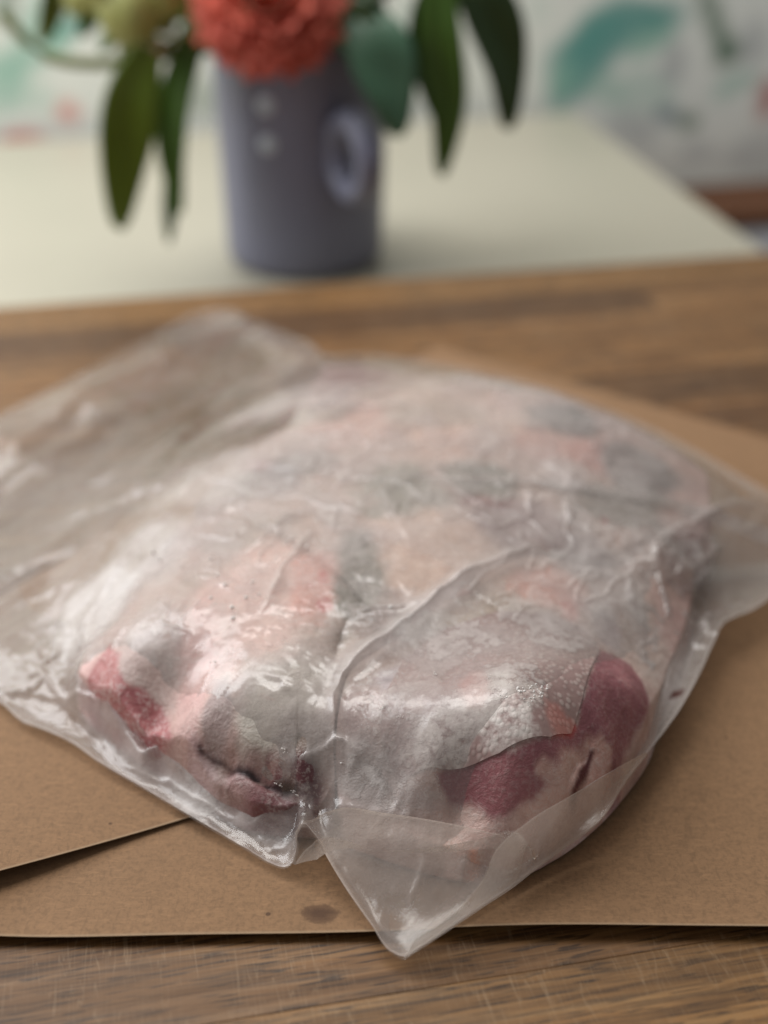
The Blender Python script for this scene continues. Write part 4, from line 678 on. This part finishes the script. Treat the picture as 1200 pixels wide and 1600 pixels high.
M['bud'] = leafmat('bud', L3(172, 176, 104), L3(190, 190, 122))
jm = Vector((jx, jy, TZ + .15))
#FLOWERS
# coral flower, facing the viewer
fl = empty('coral_flower', (-.073, .880, .160)); tag(fl, 'large round coral red flower with crowded petals, leaning over the jug rim', 'flower', )
pm = N('coral_petal'); M['petal'] = pm.principled(Base__Color=pm.mix(pm.noise(pm.coord(), 55, 3), L3(204, 88, 76), L3(226, 124, 98)), Roughness=.6, Subsurface__Weight=0.0)
fdir = Vector((.05, -.86, .50)).normalized(); fu = fdir.orthogonal().normalized(); fv = fdir.cross(fu)
V = []; Fq = []; r_ = random.Random(4)
for ring, (cnt, rad0, ln, tilt) in enumerate(((34, .034, .024, -.25), (34, .030, .024, .05), (30, .025, .023, .30), (26, .019, .022, .6), (20, .013, .018, .9), (14, .008, .013, 1.2))):
    for k in range(cnt):
        an = 6.2832 * (k + r_.random() * .5 + ring * .37) / cnt; rd_ = fu * math.cos(an) + fv * math.sin(an); td = rd_.cross(fdir); tl = tilt + r_.uniform(-.15, .15)
        dr_ = (rd_ * math.cos(tl) + fdir * math.sin(tl)).normalized(); up = td.cross(dr_); base = rd_ * rad0 * .75 + fdir * (.003 * ring); b0 = len(V); lk = ln * r_.uniform(.85, 1.15)
        for i in range(5):
            t = i / 4; w_ = .0052 * (math.sin(math.pi * (.12 + .8 * t)) ** .7)
            for q in (-1, 0, 1): V.append(base + dr_ * lk * t + td * w_ * q + up * (.0018 * abs(q) + .004 * t * t))
        for i in range(4):
            for j in range(2): Fq.append((b0 + i * 3 + j, b0 + i * 3 + j + 1, b0 + i * 3 + j + 4, b0 + i * 3 + j + 3))
po = mesh('petals', V, np.array(Fq), M['petal'], fl); tag(po, kind='stuff')
sdm = po.modifiers.new('thickness', 'SOLIDIFY'); sdm.thickness = .0006
V = []; Fq = []; M['heart'] = plain('flower_heart', L3(110, 84, 30), .8, .3, 200, .3)
for i in range(9):
    ph = i / 8 * math.pi / 2
    for k in range(20):
        an = 6.2832 * k / 20; V.append(fdir * (.002 + .013 * math.sin(ph)) + (fu * math.cos(an) + fv * math.sin(an)) * (.012 * math.cos(ph) + .0002) * (1 + .06 * r_.uniform(-1, 1)))
I, J = np.meshgrid(np.arange(8), np.arange(20), indexing='ij')
mesh('heart', V, np.stack([I * 20 + J, I * 20 + (J + 1) % 20, (I + 1) * 20 + (J + 1) % 20, (I + 1) * 20 + J], -1).reshape(-1, 4), M['heart'], fl)
flo = Vector(fl.location)
tube('stem', [Vector((0, 0, 0)) - fdir * .002, -fdir * .03 + Vector((.008, .02, -.005)), jm - flo + Vector((-.005, -.01, -.01)), jm - flo + Vector((.0, .01, -.10))], .0028, .0028, M['stem'], fl)

def branch(name, label, stem_pts, leaves, stem_mat='stem', group='leafy branches in the jug', r0=.0024, r1=.0016):
    e = empty(name, jm); tag(e, label, 'branch', group)
    tube('stem', [Vector(p) - jm for p in stem_pts], r0, r1, M[stem_mat], e)
    for pts, wd, mt, fc in leaves: leaf([Vector(p) - jm for p in pts], wd, M[mt], e, fc)
    return e
branch('leafy_branch', 'leafy branch hanging left of the jug with two long green leaves', [jm + Vector((0, .01, -.10)), jm + Vector((-.02, -.02, .0)), (-.120, .885, .140), (-.150, .873, .132)],
       [([(-.148, .873, .134), (-.158, .866, .110), (-.168, .864, .070), (-.177, .868, .018)], .034, 'leaf_a', (.25, -1, .2)),
        ([(-.120, .888, .136), (-.134, .888, .105), (-.141, .888, .060), (-.139, .889, .022)], .022, 'leaf_b', (-.2, -1, .2)),
        ([(-.133, .893, .090), (-.141, .893, .050), (-.149, .893, .000)], .012, 'leaf_c', (-.5, -1, .2)),
        ([(-.110, .92, .150), (-.125, .94, .185), (-.150, .95, .200), (-.180, .95, .19)], .030, 'leaf_b', (0, -.5, 1))])
branch('leafy_branch', 'leafy branch hanging right of the jug with two long dark leaves', [jm + Vector((.0, .01, -.10)), jm + Vector((.03, -.02, .01)), (.010, .90, .165), (.045, .89, .172)],
       [([(.034, .885, .176), (.036, .880, .140), (.042, .880, .095), (.038, .882, .050)], .027, 'leaf_b', (-.2, -1, .15)),
        ([(.040, .895, .178), (.060, .898, .160), (.078, .900, .120), (.083, .902, .076)], .036, 'leaf_c', (.35, -1, .3)),
        ([(.028, .900, .165), (.024, .900, .125), (.034, .898, .085)], .018, 'leaf_c', (.3, -1, .2)),
        ([(.030, .91, .175), (.06, .93, .200), (.09, .95, .205), (.12, .96, .19)], .030, 'leaf_c', (0, -.5, 1))])
branch('blue_green_sprig', 'short sprig of broad blue-green leaves drooping over the right of the jug', [jm + Vector((.01, .0, -.10)), jm + Vector((.02, -.03, .0)), (-.012, .885, .150)],
       [([(-.016, .890, .148), (-.004, .876, .132), (.004, .868, .108), (.009, .866, .080)], .040, 'leaf_d', (.1, -1, .3)),
        ([(-.03, .90, .150), (-.016, .890, .140), (-.006, .884, .118)], .034, 'leaf_c', (-.3, -1, .3)),
        ([(-.03, .915, .150), (-.012, .905, .165), (.012, .895, .168)], .030, 'leaf_c', (0, -1, .7))])
branch('leafy_branch', 'dark leaved branch behind the coral flower', [jm + Vector((0, .0, -.10)), jm + Vector((-.01, .0, .02)), (-.040, .93, .175), (-.035, .94, .215)],
       [([(-.040, .93, .150), (-.024, .915, .150), (-.010, .905, .135), (-.004, .90, .118)], .040, 'leaf_c', (.3, -1, .4)),
        ([(-.045, .93, .165), (-.020, .92, .178), (.010, .91, .180), (.030, .90, .165)], .036, 'leaf_c', (0, -1, .8)),
        ([(-.060, .93, .150), (-.095, .92, .150), (-.118, .905, .135), (-.128, .90, .115)], .030, 'leaf_b', (-.2, -1, .5)),
        ([(-.035, .94, .200), (-.02, .93, .225), (.005, .925, .235)], .03, 'leaf_b', (0, -1, .5))])
branch('leafy_branch', 'olive green branch spreading to the upper left behind the pale buds', [jm + Vector((0, .01, -.10)), jm + Vector((-.03, .0, .015)), (-.13, .92, .150), (-.20, .925, .165)],
       [([(-.120, .92, .148), (-.145, .915, .150), (-.170, .91, .140), (-.185, .905, .125)], .022, 'leaf_b', (-.1, -1, .6)),
        ([(-.105, .92, .146), (-.120, .91, .138), (-.132, .905, .118), (-.134, .90, .100)], .018, 'stem', (.2, -1, .3)),
        ([(-.150, .92, .155), (-.165, .915, .135), (-.172, .91, .118)], .014, 'stem', (.2, -1, .3)),
        ([(-.190, .925, .163), (-.215, .92, .170), (-.245, .915, .162)], .022, 'leaf_b', (-.1, -1, .8))])
branch('leafy_branch', 'fine leaved green branch at the far upper left of the bouquet', [jm + Vector((0, .01, -.10)), jm + Vector((-.03, .01, .02)), (-.15, .93, .175), (-.235, .935, .180)],
       [([(-.10 - .026 * k, .928, .168 + .002 * k), (-.112 - .026 * k, .925, .152), (-.118 - .027 * k, .92, .128 + .004 * (k % 2))], .016, ('leaf_b', 'stem', 'leaf_a', 'leaf_b', 'stem')[k], (.2, -1, .3)) for k in range(5)])
bs = branch('budded_twig', 'curving yellow green twig with pale buds left of the coral flower', [jm + Vector((-.01, .0, -.10)), jm + Vector((-.04, -.02, .0)), (-.150, .890, .124), (-.190, .895, .119), (-.222, .90, .124), (-.245, .90, .150)], [], r0=.0042, r1=.0036)
for (bx_, by_, bz_, br_) in ((-.160, .885, .153, .020), (-.176, .885, .168, .015), (-.140, .89, .165, .016), (-.192, .89, .160, .010)):
    V = []; 
    for i in range(13):
        ph = math.pi * i / 12
        for k in range(18):
            an = 6.2832 * k / 18; q = 1 + .10 * math.cos(5 * an) * math.sin(ph); V.append((br_ * q * math.sin(ph) * math.cos(an), br_ * q * math.sin(ph) * math.sin(an), br_ * 1.15 * math.cos(ph)))
    I, J = np.meshgrid(np.arange(12), np.arange(18), indexing='ij')
    mesh('bud', V, np.stack([I * 18 + J, I * 18 + (J + 1) % 18, (I + 1) * 18 + (J + 1) % 18, (I + 1) * 18 + J], -1).reshape(-1, 4), M['bud'], bs, loc=Vector((bx_, by_, bz_)) - jm)
    tube('bud_stalk', [Vector((bx_, by_, bz_)) - jm, (Vector((bx_, by_, bz_)) + Vector((-.13, .90, .125))) * .5 - jm + Vector((0, 0, -.006)), Vector((-.13, .90, .125)) - jm], .0016, .0016, M['stem'], bs)
